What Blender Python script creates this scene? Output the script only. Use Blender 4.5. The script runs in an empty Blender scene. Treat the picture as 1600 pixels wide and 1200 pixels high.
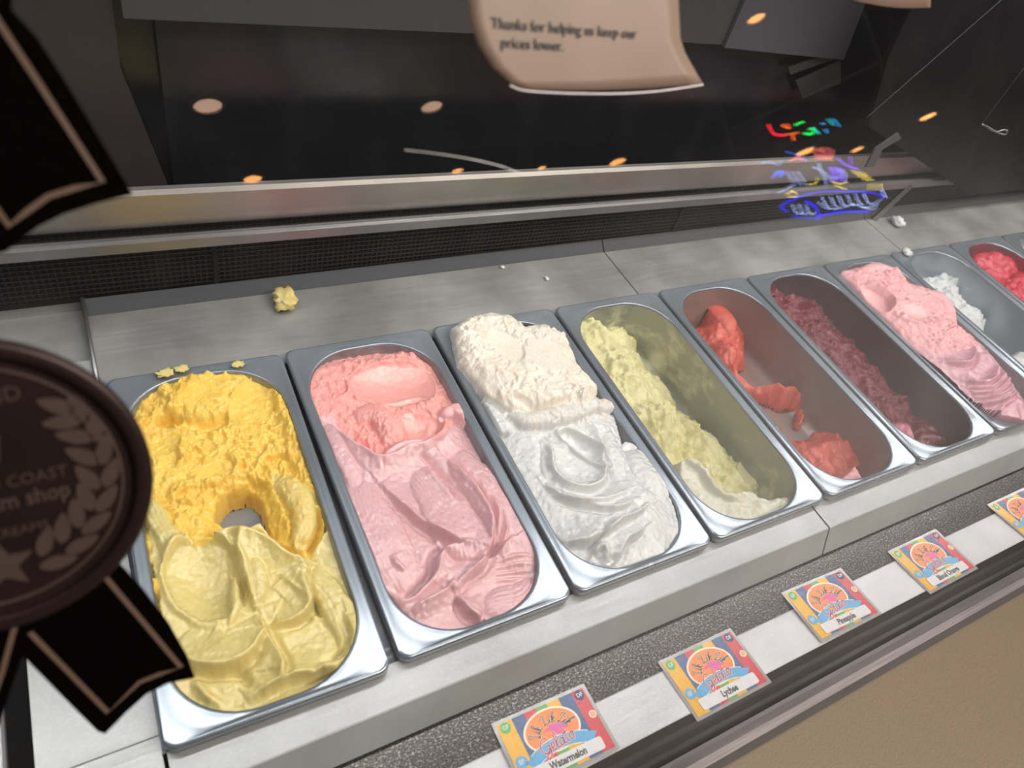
import bpy, bmesh, math, random
import numpy as np
from mathutils import Vector, Matrix
random.seed(5)
SC = bpy.context.scene
COL = SC.collection

# ------------------------------------------------------------------ camera, world, light, exposure
CAM_C = np.array([0.0264115, -0.18873, 0.5787574])
CAM_R = np.array([[0.870057, -0.4359987, 0.2300130], [-0.1847096, -0.7209563, -0.6679104], [0.4570374, 0.5386345, -0.7078062]])
CAM_F = 1124.19
cam_d = bpy.data.cameras.new('camera'); cam = bpy.data.objects.new('camera', cam_d); COL.objects.link(cam)
cam_d.sensor_width = 36.0; cam_d.lens = CAM_F / 1600 * 36; cam_d.clip_start = 0.02
_r = CAM_R
cam.matrix_world = Matrix(((_r[0][0], -_r[1][0], -_r[2][0], CAM_C[0]), (_r[0][1], -_r[1][1], -_r[2][1], CAM_C[1]),
                           (_r[0][2], -_r[1][2], -_r[2][2], CAM_C[2]), (0, 0, 0, 1)))
cam_d.dof.use_dof = True; cam_d.dof.focus_distance = 0.80; cam_d.dof.aperture_fstop = 6.3
SC.camera = cam
w = bpy.data.worlds.new('world'); SC.world = w; w.use_nodes = True
w.node_tree.nodes['Background'].inputs[0].default_value = (0.35, 0.36, 0.42, 1); w.node_tree.nodes['Background'].inputs[1].default_value = 0.02
SC.view_settings.view_transform = 'Standard'; SC.view_settings.look = 'None'; SC.view_settings.gamma = 1
SC.view_settings.use_curve_mapping = False; SC.view_settings.exposure = 0.0

def area_light(name, loc, sx, sy, power, col, rot=(0, 0, 0), shape='RECTANGLE'):
    l = bpy.data.lights.new(name, 'AREA'); l.shape = shape; l.size = sx
    if shape == 'RECTANGLE': l.size_y = sy
    l.energy = power; l.color = col
    o = bpy.data.objects.new(name, l); o.location = loc; o.rotation_euler = rot; COL.objects.link(o); return o
CASE_LIGHT = area_light('case_led_light', (1.0, 0.235, 0.606), 3.0, 0.035, 8.2, (1.0, 0.975, 0.95), (math.radians(6), 0, 0))
area_light('case_fill_light', (1.0, 0.42, 0.632), 3.0, 0.26, 2.6, (0.92, 0.96, 1.0))  # added fill without a known fixture, lifts the steel flanges to grey
area_light('room_light', (1.6, -1.0, 1.86), 2.4, 0.6, 85.0, (1.0, 0.90, 0.79))

# ------------------------------------------------------------------ measuring helpers (photo point -> point on a real plane)
def pix_ray(u, v): return CAM_R.T @ np.array([(u - 800) / CAM_F, (v - 600) / CAM_F, 1.0])
def on_z(u, v, z=0.0):
    d = pix_ray(u, v); return CAM_C + (z - CAM_C[2]) / d[2] * d
def on_y(u, v, y):
    d = pix_ray(u, v); return CAM_C + (y - CAM_C[1]) / d[1] * d
GA = math.radians(30)
GN = np.array([0, -math.cos(GA), math.sin(GA)]); G0 = np.array([0, -0.145, -0.02])
GS = np.array([0, math.sin(GA), math.cos(GA)])
def on_glass(u, v):                                   # -> (x, distance up the front glass)
    d = pix_ray(u, v); t = GN @ (G0 - CAM_C) / (GN @ d); p = CAM_C + t * d
    return (p[0], (p - G0) @ GS)
def glass_pt(x, s, off=0.0): return np.array([x, 0, 0]) + G0 * np.array([0, 1, 1]) + GS * s + GN * off
def mirrored(u, v):                                   # ray from the glass back into the room
    d = pix_ray(u, v); t = GN @ (G0 - CAM_C) / (GN @ d); p = CAM_C + t * d
    return p, d - 2 * (d @ GN) * GN

# ------------------------------------------------------------------ materials
def lin(c):
    return tuple(((x / 255) / 12.92 if x / 255 <= .04045 else ((x / 255 + .055) / 1.055) ** 2.4) for x in c) + (1,)
class NT:
    def __init__(s, name):
        s.m = bpy.data.materials.new(name); s.m.use_nodes = True; s.t = s.m.node_tree; s.t.nodes.clear()
        s.out = s.n('ShaderNodeOutputMaterial')
    def n(s, typ, **k):
        x = s.t.nodes.new(typ)
        for a, b in k.items(): setattr(x, a, b)
        return x
    def l(s, a, b): s.t.links.new(a, b)
    def p(s, base, rough=.5, metal=0.0, **k):
        b = s.n('ShaderNodeBsdfPrincipled'); b.inputs['Base Color'].default_value = base
        b.inputs['Roughness'].default_value = rough; b.inputs['Metallic'].default_value = metal
        for a, c in k.items(): b.inputs[a].default_value = c
        s.l(b.outputs[0], s.out.inputs[0]); s.b = b; return b
    def noise(s, scale, detail=3, stretch=None, rough=.5, coord='Object'):
        tc = s.n('ShaderNodeTexCoord'); mp = s.n('ShaderNodeMapping')
        s.l(tc.outputs[coord], mp.inputs[0])
        if stretch: mp.inputs['Scale'].default_value = stretch
        n = s.n('ShaderNodeTexNoise'); n.inputs['Scale'].default_value = scale; n.inputs['Detail'].default_value = detail
        n.inputs['Roughness'].default_value = rough
        s.l(mp.outputs[0], n.inputs['Vector']); return n.outputs['Fac']
    def ramp(s, x, lo, hi, a=0.0, b=1.0):
        r = s.n('ShaderNodeMapRange'); r.inputs[1].default_value = lo; r.inputs[2].default_value = hi
        r.inputs[3].default_value = a; r.inputs[4].default_value = b; s.l(x, r.inputs[0]); return r.outputs[0]
    def mixc(s, f, a, b):
        m = s.n('ShaderNodeMix', data_type='RGBA')
        if hasattr(f, 'links'): s.l(f, m.inputs[0])
        else: m.inputs[0].default_value = f
        for x, i in ((a, 6), (b, 7)):
            if hasattr(x, 'links'): s.l(x, m.inputs[i])
            else: m.inputs[i].default_value = x
        return m.outputs[2]
    def bump(s, h, dist, strength=1.0):
        b = s.n('ShaderNodeBump'); b.inputs['Distance'].default_value = dist; b.inputs['Strength'].default_value = strength
        s.l(h, b.inputs['Height']); s.l(b.outputs[0], s.b.inputs['Normal']); return b

def mat_plain(name, rgb, rough=.5, metal=0.0, **k):
    t = NT(name); t.p(lin(rgb), rough, metal, **k)
    h = t.noise(220, 2); t.l(t.ramp(h, .3, .7, max(.02, rough - .05), min(1, rough + .05)), t.b.inputs['Roughness'])
    return t.m
def mat_steel(name, rgb, rough, stretch=(4, 90, 90), scale=6, var=.12, bump=.00006, speck=0.0, metal=1.0, smudge=.78):
    t = NT(name); t.p(lin(rgb), rough, metal)
    a = t.noise(scale, 5, stretch); b = t.noise(9, 4)
    t.l(t.ramp(a, .3, .7, max(.03, rough - var), rough + var), t.b.inputs['Roughness'])
    dark = tuple(x * smudge for x in lin(rgb)[:3]) + (1,)
    c = t.mixc(t.ramp(b, .35, .65), dark, lin(rgb))
    if speck > 0:
        sp = t.noise(560, 4, (.7, 1, 1), .7); c = t.mixc(t.ramp(sp, .5, .72, 0, speck), c, lin((240, 240, 240)))
        t.bump(sp, .0002, .6)
    else: t.bump(a, bump)
    t.l(c, t.b.inputs['Base Color']); return t.m

M = {}
M['pan'] = mat_steel('pan_steel', (156, 165, 176), .25, (1.2, 1, 1), 14, .04, .00022, metal=.6)
M['basin'] = mat_steel('basin_steel', (150, 155, 160), .34, (1, 1, 6), 40, .08, .00005, metal=.6)
M['rail'] = mat_steel('rail_steel', (186, 188, 190), .40, (3, 120, 120), 5, .08, .00004, metal=.35, speck=.18)
M['shelf'] = mat_steel('shelf_dark_reflection', (88, 84, 80), .28, (30, 60, 60), 22, .05, .0001, speck=.55)  # the dark that the sheet reflects is put into its base colour
M['ramp'] = mat_steel('ramp_strip_reflection', (208, 208, 212), .42, (3, 60, 60), 12, .07, .0001, speck=.35, metal=.35)  # pale base colour imitates the light strip reflected in the sheet
M['bumper'] = mat_steel('bumper_steel', (150, 146, 148), .34, (2, 90, 90), 6, .06, .00004, metal=.6)
M['apron'] = mat_steel('apron_steel', (188, 193, 195), .5, (3, 90, 90), 5, .06, .00003, metal=.12)
M['upstand'] = mat_plain('upstand_dark_reflection', (76, 78, 82), .7, **{'Specular IOR Level': .2})  # steel edge of the deck; its dark reflection is put into the colour
M['deck'] = mat_steel('deck_steel', (172, 173, 171), .5, (3, 40, 40), 6, .1, .00008, metal=.4, smudge=.6)
M['brushed'] = mat_steel('brushed_steel', (160, 156, 152), .36, (2, 140, 140), 5, .06, .00004, metal=.7)
M['lip'] = mat_steel('lip_steel', (150, 150, 152), .36, (2, 140, 140), 5, .06, metal=.75)
M['dark_steel'] = mat_steel('dark_steel', (70, 72, 76), .35, (3, 50, 50), 6, .1)
M['post'] = mat_steel('post_steel', (150, 148, 146), .35)
M['black'] = mat_plain('black_gasket', (5, 4, 4), .5, **{'Specular IOR Level': .12})
M['void'] = mat_plain('well_dark', (22, 22, 24), .7)
M['back_glass'] = mat_plain('back_door_dark', (16, 17, 22), .2)
M['end_dark'] = mat_plain('end_panel_dark', (9, 9, 11), .5, **{'Specular IOR Level': .2})
M['door_brown'] = mat_plain('door_brown', (46, 40, 40), .5)
M['header'] = mat_plain('header_grey', (62, 60, 59), .55)
M['plate'] = mat_plain('plate_grey', (74, 74, 78), .5)
M['wire'] = mat_plain('grille_wire', (58, 58, 62), .45, .5)
M['canopy'] = mat_plain('canopy_grey', (60, 60, 62), .6)
M['white_panel'] = mat_plain('cabinet_white', (190, 188, 182), .5)
M['bronze'] = None

def mat_floor():
    t = NT('floor_tan'); t.p(lin((150, 131, 106)), .5)
    n = t.noise(260, 3); b = t.noise(3, 3)
    c = t.mixc(t.ramp(n, .3, .75), lin((130, 115, 99)), lin((168, 152, 133)))
    t.l(t.mixc(t.ramp(b, .3, .7, 0, .3), c, lin((140, 126, 108))), t.b.inputs['Base Color']); return t.m
def mat_gelato(name, a, b, c, rough=.42, sss=.006, fine=.00035, wet=.3):
    """tone attribute blends the older scraped flavour (a) with the fresh smooth one (b); c = deep tint"""
    t = NT(name); p = t.p(lin(b), rough)
    at = t.n('ShaderNodeAttribute', attribute_name='tone'); dp = t.n('ShaderNodeAttribute', attribute_name='torn')
    n = t.noise(70, 4); n2 = t.noise(420, 4, None, .65); n3 = t.noise(1500, 2)
    c1 = t.mixc(at.outputs['Fac'], lin(a), lin(b))
    f = t.n('ShaderNodeMath', operation='MULTIPLY'); t.l(t.ramp(n, .45, .75, 0, 1), f.inputs[0]); t.l(t.ramp(dp.outputs['Fac'], 0, 1, .12, .75), f.inputs[1])
    c2 = t.mixc(f.outputs[0], c1, lin(c)); t.l(c2, p.inputs['Base Color'])
    r = t.n('ShaderNodeMath', operation='ADD'); t.l(t.ramp(dp.outputs['Fac'], 0, 1, rough - .1, rough + .16), r.inputs[0]); t.l(t.ramp(n2, .3, .7, -wet * .4, wet * .4), r.inputs[1])
    t.l(r.outputs[0], p.inputs['Roughness'])
    p.inputs['Subsurface Weight'].default_value = .35; p.inputs['Subsurface Scale'].default_value = sss
    p.inputs['Subsurface Radius'].default_value = (1, .6, .4); p.inputs['Specular IOR Level'].default_value = .45
    b1 = t.n('ShaderNodeBump'); b1.inputs['Distance'].default_value = fine * 2.2
    t.l(t.ramp(dp.outputs['Fac'], 0, 1, .22, 1.0), b1.inputs['Strength']); t.l(n2, b1.inputs['Height'])
    n4 = t.noise(150, 3, None, .6); b3 = t.n('ShaderNodeBump'); b3.inputs['Distance'].default_value = .0030; b3.inputs['Strength'].default_value = 1.0
    t.l(n4, b3.inputs['Height']); b4 = t.n('ShaderNodeBump'); b4.inputs['Distance'].default_value = .0004; t.l(t.noise(700, 2), b4.inputs['Height']); t.l(b3.outputs[0], b4.inputs['Normal'])
    t.l(b4.outputs[0], p.inputs['Coat Normal']); t.l(t.ramp(dp.outputs['Fac'], 0, .6, .95 * wet / .4, .15), p.inputs['Coat Weight'])
    p.inputs['Coat Roughness'].default_value = .10; p.inputs['Coat IOR'].default_value = 1.75
    b2 = t.n('ShaderNodeBump'); b2.inputs['Distance'].default_value = fine * .7; b2.inputs['Strength'].default_value = .6
    t.l(n3, b2.inputs['Height']); t.l(b1.outputs[0], b2.inputs['Normal']); t.l(b2.outputs[0], p.inputs['Normal'])
    return t.m
def mat_film(name, base, film, cover, scale=18):
    """pan interior with a dried smear of the flavour over the steel"""
    t = NT(name); p = t.p(lin(base), .35, 1.0)
    n = t.noise(scale, 6, (1, .6, 1), .62); n2 = t.noise(3.5, 2)
    s = t.n('ShaderNodeMath', operation='ADD'); t.l(n, s.inputs[0]); t.l(t.ramp(n2, .2, .8, -.12, .12), s.inputs[1])
    f = t.ramp(s.outputs[0], .62 - cover * .3, .72 - cover * .2)
    t.l(t.mixc(f, lin(base), lin(film)), p.inputs['Base Color'])
    t.l(t.ramp(f, 0, 1, .5, .15), p.inputs['Metallic']); t.l(t.ramp(f, 0, 1, .3, .5), p.inputs['Roughness'])
    b = t.bump(f, .0004, .5); return t.m
def mat_glass():
    t = NT('case_glass')
    geo = t.n('ShaderNodeNewGeometry'); ior = t.ramp(geo.outputs['Backfacing'], 0, 1, 1.52, 1 / 1.52)
    fr = t.n('ShaderNodeFresnel'); t.l(ior, fr.inputs['IOR'])
    tr = t.n('ShaderNodeBsdfTransparent'); tr.inputs[0].default_value = (.985, .99, .988, 1)
    gl = t.n('ShaderNodeBsdfGlossy'); gl.inputs['Roughness'].default_value = .0
    ha = t.n('ShaderNodeBsdfTranslucent'); ha.inputs[0].default_value = (.86, .87, .9, 1)
    df = t.n('ShaderNodeBsdfDiffuse'); df.inputs[0].default_value = (.8, .8, .82, 1)
    hz = t.n('ShaderNodeMixShader'); hz.inputs[0].default_value = .35; t.l(ha.outputs[0], hz.inputs[1]); t.l(df.outputs[0], hz.inputs[2])
    # condensation bloom on the pane, plus a thin even film and smears
    tc = t.n('ShaderNodeTexCoord'); mp = t.n('ShaderNodeMapping'); mp.inputs['Location'].default_value = (-.56, 0, -.27)
    t.l(tc.outputs['Object'], mp.inputs[0]); vl = t.n('ShaderNodeVectorMath', operation='LENGTH')
    mp.vector_type = 'POINT'; mp.inputs['Scale'].default_value = (1, 0, 1.8); t.l(mp.outputs[0], vl.inputs[0])
    bloom = t.ramp(vl.outputs['Value'], .03, .50, .13, 0)
    n = t.noise(7, 4, (1, 1, 1)); n2 = t.noise(60, 5, (1, 1, .25))
    a = t.n('ShaderNodeMath', operation='MULTIPLY'); t.l(bloom, a.inputs[0]); t.l(t.ramp(n, .3, .7, .55, 1.2), a.inputs[1])
    b = t.n('ShaderNodeMath', operation='ADD'); t.l(a.outputs[0], b.inputs[0]); t.l(t.ramp(n2, .5, .8, .008, .018), b.inputs[1])
    m1 = t.n('ShaderNodeMixShader'); t.l(b.outputs[0], m1.inputs[0]); t.l(tr.outputs[0], m1.inputs[1]); t.l(hz.outputs[0], m1.inputs[2])
    m2 = t.n('ShaderNodeMixShader'); t.l(fr.outputs[0], m2.inputs[0]); t.l(m1.outputs[0], m2.inputs[1]); t.l(gl.outputs[0], m2.inputs[2])
    t.l(m2.outputs[0], t.out.inputs[0]); return t.m
def mat_emit(name, rgb, s):
    t = NT(name); e = t.n('ShaderNodeEmission'); e.inputs[0].default_value = lin(rgb); e.inputs[1].default_value = s
    t.l(e.outputs[0], t.out.inputs[0]); return t.m
def mat_clear(name, fac=.8):
    t = NT(name); tr = t.n('ShaderNodeBsdfTransparent'); p = t.n('ShaderNodeBsdfPrincipled')
    p.inputs['Base Color'].default_value = lin((190, 188, 190)); p.inputs['Roughness'].default_value = .12
    n = t.noise(80, 3); m = t.n('ShaderNodeMixShader'); t.l(t.ramp(n, .3, .7, fac - .1, fac + .1), m.inputs[0])
    t.l(p.outputs[0], m.inputs[1]); t.l(tr.outputs[0], m.inputs[2]); t.l(m.outputs[0], t.out.inputs[0]); return t.m
M['floor'] = mat_floor(); M['glass'] = mat_glass()
M['laminate'] = mat_clear('laminate_film', .45)
M['room_dark'] = mat_plain('room_charcoal', (32, 30, 34), .7)
M['room_wall'] = mat_plain('room_wall_paint', (48, 43, 44), .7)
M['soffit'] = mat_plain('soffit_paint', (84, 76, 74), .7)

# ------------------------------------------------------------------ object helpers
def tag(o, label=None, cat=None, group=None, kind=None):
    if label: o['label'] = label
    if cat: o['category'] = cat
    if group: o['group'] = group
    if kind: o['kind'] = kind
    return o
def empty(name, loc=(0, 0, 0), rot=(0, 0, 0)):
    o = bpy.data.objects.new(name, None); o.location = loc; o.rotation_euler = rot; o.empty_display_size = .02; COL.objects.link(o); return o
def mk(name, verts, faces, mat, parent=None, smooth=False, loc=(0, 0, 0)):
    me = bpy.data.meshes.new(name); me.from_pydata([tuple(map(float, v)) for v in verts], [], faces); me.update()
    for mm in (mat if isinstance(mat, (list, tuple)) else [mat]): me.materials.append(mm)
    if smooth: me.shade_smooth()
    o = bpy.data.objects.new(name, me); COL.objects.link(o); o.parent = parent; o.location = loc; return o
def fixn(o):
    bm = bmesh.new(); bm.from_mesh(o.data); bmesh.ops.recalc_face_normals(bm, faces=bm.faces); bm.to_mesh(o.data); bm.free(); return o
class MB:
    def __init__(s): s.v = []; s.f = []; s.mi = []
    def add(s, v, f, mi=0):
        k = len(s.v); s.v += [tuple(map(float, a)) for a in v]; s.f += [tuple(i + k for i in q) for q in f]; s.mi += [mi] * len(f)
    def box(s, a, b, mi=0):
        x0, y0, z0 = a; x1, y1, z1 = b
        s.add([(x0, y0, z0), (x1, y0, z0), (x1, y1, z0), (x0, y1, z0), (x0, y0, z1), (x1, y0, z1), (x1, y1, z1), (x0, y1, z1)],
              [(0, 3, 2, 1), (4, 5, 6, 7), (0, 1, 5, 4), (1, 2, 6, 5), (2, 3, 7, 6), (3, 0, 4, 7)], mi)
    def frame_prism(s, pts, O, U, V, N, t0, t1, mi=0):      # polygon (u,v) on a plane, given thickness along N
        O, U, V, N = map(np.array, (O, U, V, N)); n = len(pts)
        lo = [O + U * p[0] + V * p[1] + N * t0 for p in pts]; hi = [O + U * p[0] + V * p[1] + N * t1 for p in pts]
        s.add(lo + hi, [tuple(range(n))[::-1], tuple(range(n, 2 * n))] + [(i, (i + 1) % n, n + (i + 1) % n, n + i) for i in range(n)], mi)
    def tube(s, pts, r, seg=8, mi=0, closed=False):
        P = [np.array(p, float) for p in pts]; n = len(P); rings = []
        up0 = np.array([0.13, .21, 1.0])
        for i, p in enumerate(P):
            a = P[(i - 1) % n] if (closed or i) else p; b = P[(i + 1) % n] if (closed or i < n - 1) else p
            d = b - a; d = d / (np.linalg.norm(d) + 1e-12); s1 = np.cross(d, up0); s1 /= np.linalg.norm(s1) + 1e-12; s2 = np.cross(d, s1)
            rr = r[i] if hasattr(r, '__len__') else r
            rings.append([p + rr * (math.cos(2 * math.pi * k / seg) * s1 + math.sin(2 * math.pi * k / seg) * s2) for k in range(seg)])
        f = []
        for i in range(n - (0 if closed else 1)):
            for k in range(seg): f.append((i * seg + k, i * seg + (k + 1) % seg, ((i + 1) % n) * seg + (k + 1) % seg, ((i + 1) % n) * seg + k))
        if not closed: f += [tuple(range(seg))[::-1], tuple((n - 1) * seg + k for k in range(seg))]
        s.add([q for ring in rings for q in ring], f, mi)
    def build(s, name, mats, parent=None, smooth=False, loc=(0, 0, 0)):
        o = mk(name, s.v, s.f, mats, parent, smooth, loc)
        for p, m in zip(o.data.polygons, s.mi): p.material_index = m
        return fixn(o)
def sheet_x(name, prof, x0, x1, mat, parent, thick=.0015, nseg=1, slope=0.0, xref=.1, ends=None, smooth=False):
    """folded sheet: profile (y,z) swept along x, with thickness; slope drops it slightly along x; ends=(fn) gives x1 per profile point"""
    P = [np.array(p, float) for p in prof]; n = len(P); nor = []
    for i in range(n):
        d = P[min(i + 1, n - 1)] - P[max(i - 1, 0)]; d /= np.linalg.norm(d); nor.append(np.array([d[1], -d[0]]))
    out = P + [P[i] + nor[i] * thick for i in range(n)][::-1]; m = len(out)
    vs = []
    for j in range(nseg + 1):
        for i, q in enumerate(out):
            k = i if i < n else 2 * n - 1 - i
            xe = ends[k] if ends else x1
            x = x0 + (xe - x0) * j / nseg; vs.append((x, q[0], q[1] - slope * (x - xref)))
    f = [tuple(range(m))[::-1], tuple(nseg * m + i for i in range(m))]
    for j in range(nseg):
        for i in range(m): f.append((j * m + i, j * m + (i + 1) % m, (j + 1) * m + (i + 1) % m, (j + 1) * m + i))
    o = fixn(mk(name, vs, f, mat, parent))
    if smooth: o.data.shade_smooth()
    return o
def catmull(pts, n=8):
    P = [np.array(p, float) for p in pts]; P = [2 * P[0] - P[1]] + P + [2 * P[-1] - P[-2]]; out = []
    for i in range(1, len(P) - 2):
        for k in range(n):
            t = k / n; a, b, c, d = P[i - 1:i + 3]
            out.append(.5 * (2 * b + (c - a) * t + (2 * a - 5 * b + 4 * c - d) * t * t + (3 * b - a - 3 * c + d) * t ** 3))
    out.append(P[-2]); return out

# ------------------------------------------------------------------ the room (setting)
RX0, RX1, RY0, RY1, RZ0, RZ1 = -3.2, 7.2, -4.0, 2.4, -1.0, 1.95
def room_box(name, a, b, m):
    q = MB(); q.box(a, b); o = q.build(name, m); o['kind'] = 'structure'; return o
room_box('floor', (RX0, RY0, RZ0 - .05), (RX1, RY1, RZ0), M['floor'])
room_box('ceiling', (RX0, RY0, RZ1), (RX1, RY1, RZ1 + .05), M['room_dark'])
room_box('wall_front', (RX0, RY0 - .05, RZ0), (RX1, RY0, RZ1), M['room_wall'])
room_box('wall_back', (RX0, RY1, RZ0), (RX1, RY1 + .05, RZ1), M['room_dark'])
room_box('wall_left', (RX0 - .05, RY0, RZ0), (RX0, RY1, RZ1), M['room_dark'])
room_box('wall_right', (RX1, RY0, RZ0), (RX1 + .05, RY1, RZ1), M['room_dark'])
room_box('trim_1', (RX0, -3.35, RZ1 - .12), (RX1, -3.15, RZ1), M['soffit'])
room_box('trim_2', (RX0, -2.75, RZ1 - .05), (4.4, -2.58, RZ1), M['soffit'])

# ------------------------------------------------------------------ display case
case = empty('display_case', (0, 0, RZ0)); tag(case, 'long stainless steel gelato display case holding the row of pans', 'display case')
CP = np.array([0, 0, RZ0])
def C_(o):                                            # parent to the case without moving
    o.parent = case; o.location = -Vector(CP); return o
XL, XR = -.55, 2.6
SEAM = .668
def inner_quad(): pass
# front rail: top, bevel and slope, in two lengths that butt at a seam
for a, b in ((-.0015, SEAM - .0012), (SEAM + .0012, 1.75), (1.7525, XR)):
    C_(sheet_x('rail_cover', [(.006, -.0118), (-.0268, -.0118)], a, b, M['rail'], None, -.0016)); C_(sheet_x('rail_apron', [(-.0269, -.0118), (-.0279, -.0124), (-.0426, -.0455)], a, b, M['apron'], None, -.0016))
# label shelf: flat part coloured dark, ramp shaped and coloured pale to imitate the light strip's reflection, black channel and bumper
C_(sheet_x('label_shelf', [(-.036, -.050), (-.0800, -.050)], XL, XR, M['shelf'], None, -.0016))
C_(sheet_x('label_ramp', [(-.0802, -.0500), (-.0812, -.0496), (-.1225, -.0437), (-.1235, -.0437)], XL, XR, M['ramp'], None, -.0016))
C_(sheet_x('glass_channel', [(-.1236, -.0450), (-.1305, -.0450), (-.136, -.047), (-.152, -.046), (-.1555, -.036)], XL, XR, M['black'], None, -.004))
q = MB(); prof = [(-.1505, -.024), (-.154, -.0205), (-.160, -.0195), (-.1665, -.0225), (-.1725, -.031), (-.1725, -.055), (-.1505, -.055)]
C_(sheet_x('bumper_rail', prof[:5], XL, XR, M['bumper'], None, -.002))
q.box((XL, -.166, -.08), (XR, -.146, -.048)); C_(q.build('bumper_base', M['dark_steel']))
# cabinet body and cold well
q = MB(); q.box((XL, -.150, -1.0), (XR, -.140, -.08)); C_(q.build('front_panel', M['white_panel']))
q = MB(); q.box((XL, -.05, -.24), (XR, .62, -.22)); C_(q.build('well_floor', M['void']))
q = MB(); q.box((XL, -.05, -.22), (XR, -.046, -.0525)); C_(q.build('well_wall', M['void']))
q = MB(); q.box((XL, .376, -.22), (XR, .38, -.0135)); C_(q.build('well_wall', M['void']))
q = MB(); q.box((XL, .60, -1.0), (XR, .62, -.02)); C_(q.build('rear_panel', M['dark_steel']))
q = MB(); q.box((XL, -.14, -1.0), (XL + .02, .60, -.055)); C_(q.build('side_panel', M['dark_steel']))
# support ledge beneath the back flange, then the deck, its turned-up edge
SL = .0105
DK = [(.352, -.0118), (.4645, -.0118)]
for a, b in ((-.0038, .6655), (.6675, 1.262), (1.264, 1.9), (1.902, XR)):
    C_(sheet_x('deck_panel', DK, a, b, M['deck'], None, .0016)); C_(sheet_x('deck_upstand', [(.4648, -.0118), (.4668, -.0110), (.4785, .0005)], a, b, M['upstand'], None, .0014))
C_(sheet_x('deck_panel', [(.30, -.022), (.486, -.022), (.489, -.0065)], XL, -.0065, M['deck'], None, .0016))
q = MB(); q.tube([(-.0045, .356, -.0095), (-.0045, .43, -.0095), (-.0045, .4795, .001)], .0022); C_(q.build('deck_edge', M['lip'], None, True))
# steel filler to the left of the first pan
C_(sheet_x('filler_panel', [(.018, -.0118), (.40, -.0118)], -.0795, -.0045, M['rail'], None, .0016))
C_(sheet_x('filler_front', [(.017, -.0118), (-.0268, -.0118), (-.0278, -.0124), (-.0426, -.0455)], -.0795, -.0045, M['rail'], None, -.0016))
q = MB(); q.tube([(-.0985, .0, -.012), (-.0985, .39, -.012)], .004, 10); q.box((-.14, -.03, -.02), (-.102, .39, -.0125)); C_(q.build('filler_edge', M['lip']))
# air grille: backing, woven wires, frame
def bz(x): return -SL * (x - .1)
C_(sheet_x('grille_backing', [(.488, -.02), (.488, .1)], XL, XR, M['void'], None, .003, slope=SL))
q = MB()
for i in range(int((2.05 - XL) / .0062)):
    x = XL + .0062 * i; z0 = bz(x); q.box((x, .4815, .0 + z0), (x + .0013, .4828, .097 + z0))
for k in range(15):
    z = .003 + k * .0062; x0, x1 = XL, 2.05
    q.add([(x0, .4803, z + bz(x0)), (x1, .4803, z + bz(x1)), (x1, .4816, z + bz(x1)), (x0, .4816, z + bz(x0)),
           (x0, .4803, z + .0013 + bz(x0)), (x1, .4803, z + .0013 + bz(x1)), (x1, .4816, z + .0013 + bz(x1)), (x0, .4816, z + .0013 + bz(x0))],
          [(0, 3, 2, 1), (4, 5, 6, 7), (0, 1, 5, 4), (1, 2, 6, 5), (2, 3, 7, 6), (3, 0, 4, 7)])
o = C_(q.build('wire_mesh', M['wire'])); o['kind'] = 'stuff'
for x in (.127, .80, 1.62):
    q = MB(); q.box((x, .478, .001 + bz(x)), (x + .004, .4795, .096 + bz(x))); C_(q.build('grille_seam', M['void']))
q = MB(); q.tube([(1.285, .462, -.012), (1.298, .449, .070)], .0062, 4); C_(q.build('grille_post', M['post']))
# lip and tall steel rail above the grille; both mitred where the side panel meets them
XE = 1.47
C_(sheet_x('lip_rail', [(.478, .0765), (.4515, .0765), (.450, .078), (.450, .0885), (.4512, .0900), (.4535, .0905), (.4545, .0860)], XL, XE, M['lip'], None, -.002, 1, SL,
           ends=[1.485, 1.485, 1.485, 1.468, 1.465, 1.465, 1.465]))
C_(sheet_x('back_rail', [(.4665, .0955), (.465, .097), (.4635, .133), (.4655, .1355), (.470, .136)], XL, 1.4, M['brushed'], None, -.002, 1, SL,
           ends=[1.44, 1.436, 1.342, 1.33, 1.33]))
C_(sheet_x('rail_gap', [(.479, .088), (.476, .1)], XL, 1.44, M['void'], None, -.003, 1, SL))
# dark panel with a slanting edge that ends the rail
q = MB(); q.frame_prism([(1.492, .044), (1.30, .1115), (1.056, .196), (1.005, .30), (.96, .50), (2.6, .50), (2.6, .03)], (0, .438, 0), (1, 0, 0), (0, 0, 1), (0, 1, 0), 0, .008)
C_(q.build('end_panel', M['end_dark']))
q = MB(); w0, w1 = on_y(1355, 183, .434), on_y(1530, 30, .434); w2 = w0 + (w1 - w0) * ((.64 - w0[2]) / (w1[2] - w0[2])); q.tube([w0, w1, w2], .0006, 6); C_(q.build('stay_wire', M['wire']))
# small bent bracket beside it
q = MB()
for l in ([(1.106, .126), (1.128, .126), (1.120, .158), (1.100, .160)], [(1.100, .160), (1.120, .158), (1.150, .176), (1.132, .186)]):
    q.frame_prism(l, (0, .436, 0), (1, 0, 0), (0, 0, 1), (0, 1, 0), -.003, 0)
C_(q.build('bracket', M['plate']))
q = MB()
q.frame_prism([(.955, .232), (1.04, .262), (1.05, .25), (.965, .222)], (0, .545, 0), (1, 0, 0), (0, 0, 1), (0, 1, 0), -.003, 0)
q.frame_prism([(.985, .212), (1.06, .245), (1.09, .21), (1.02, .185)], (0, .545, 0), (1, 0, 0), (0, 0, 1), (0, 1, 0), -.003, 0)
C_(q.build('bracket', M['header']))
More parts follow.
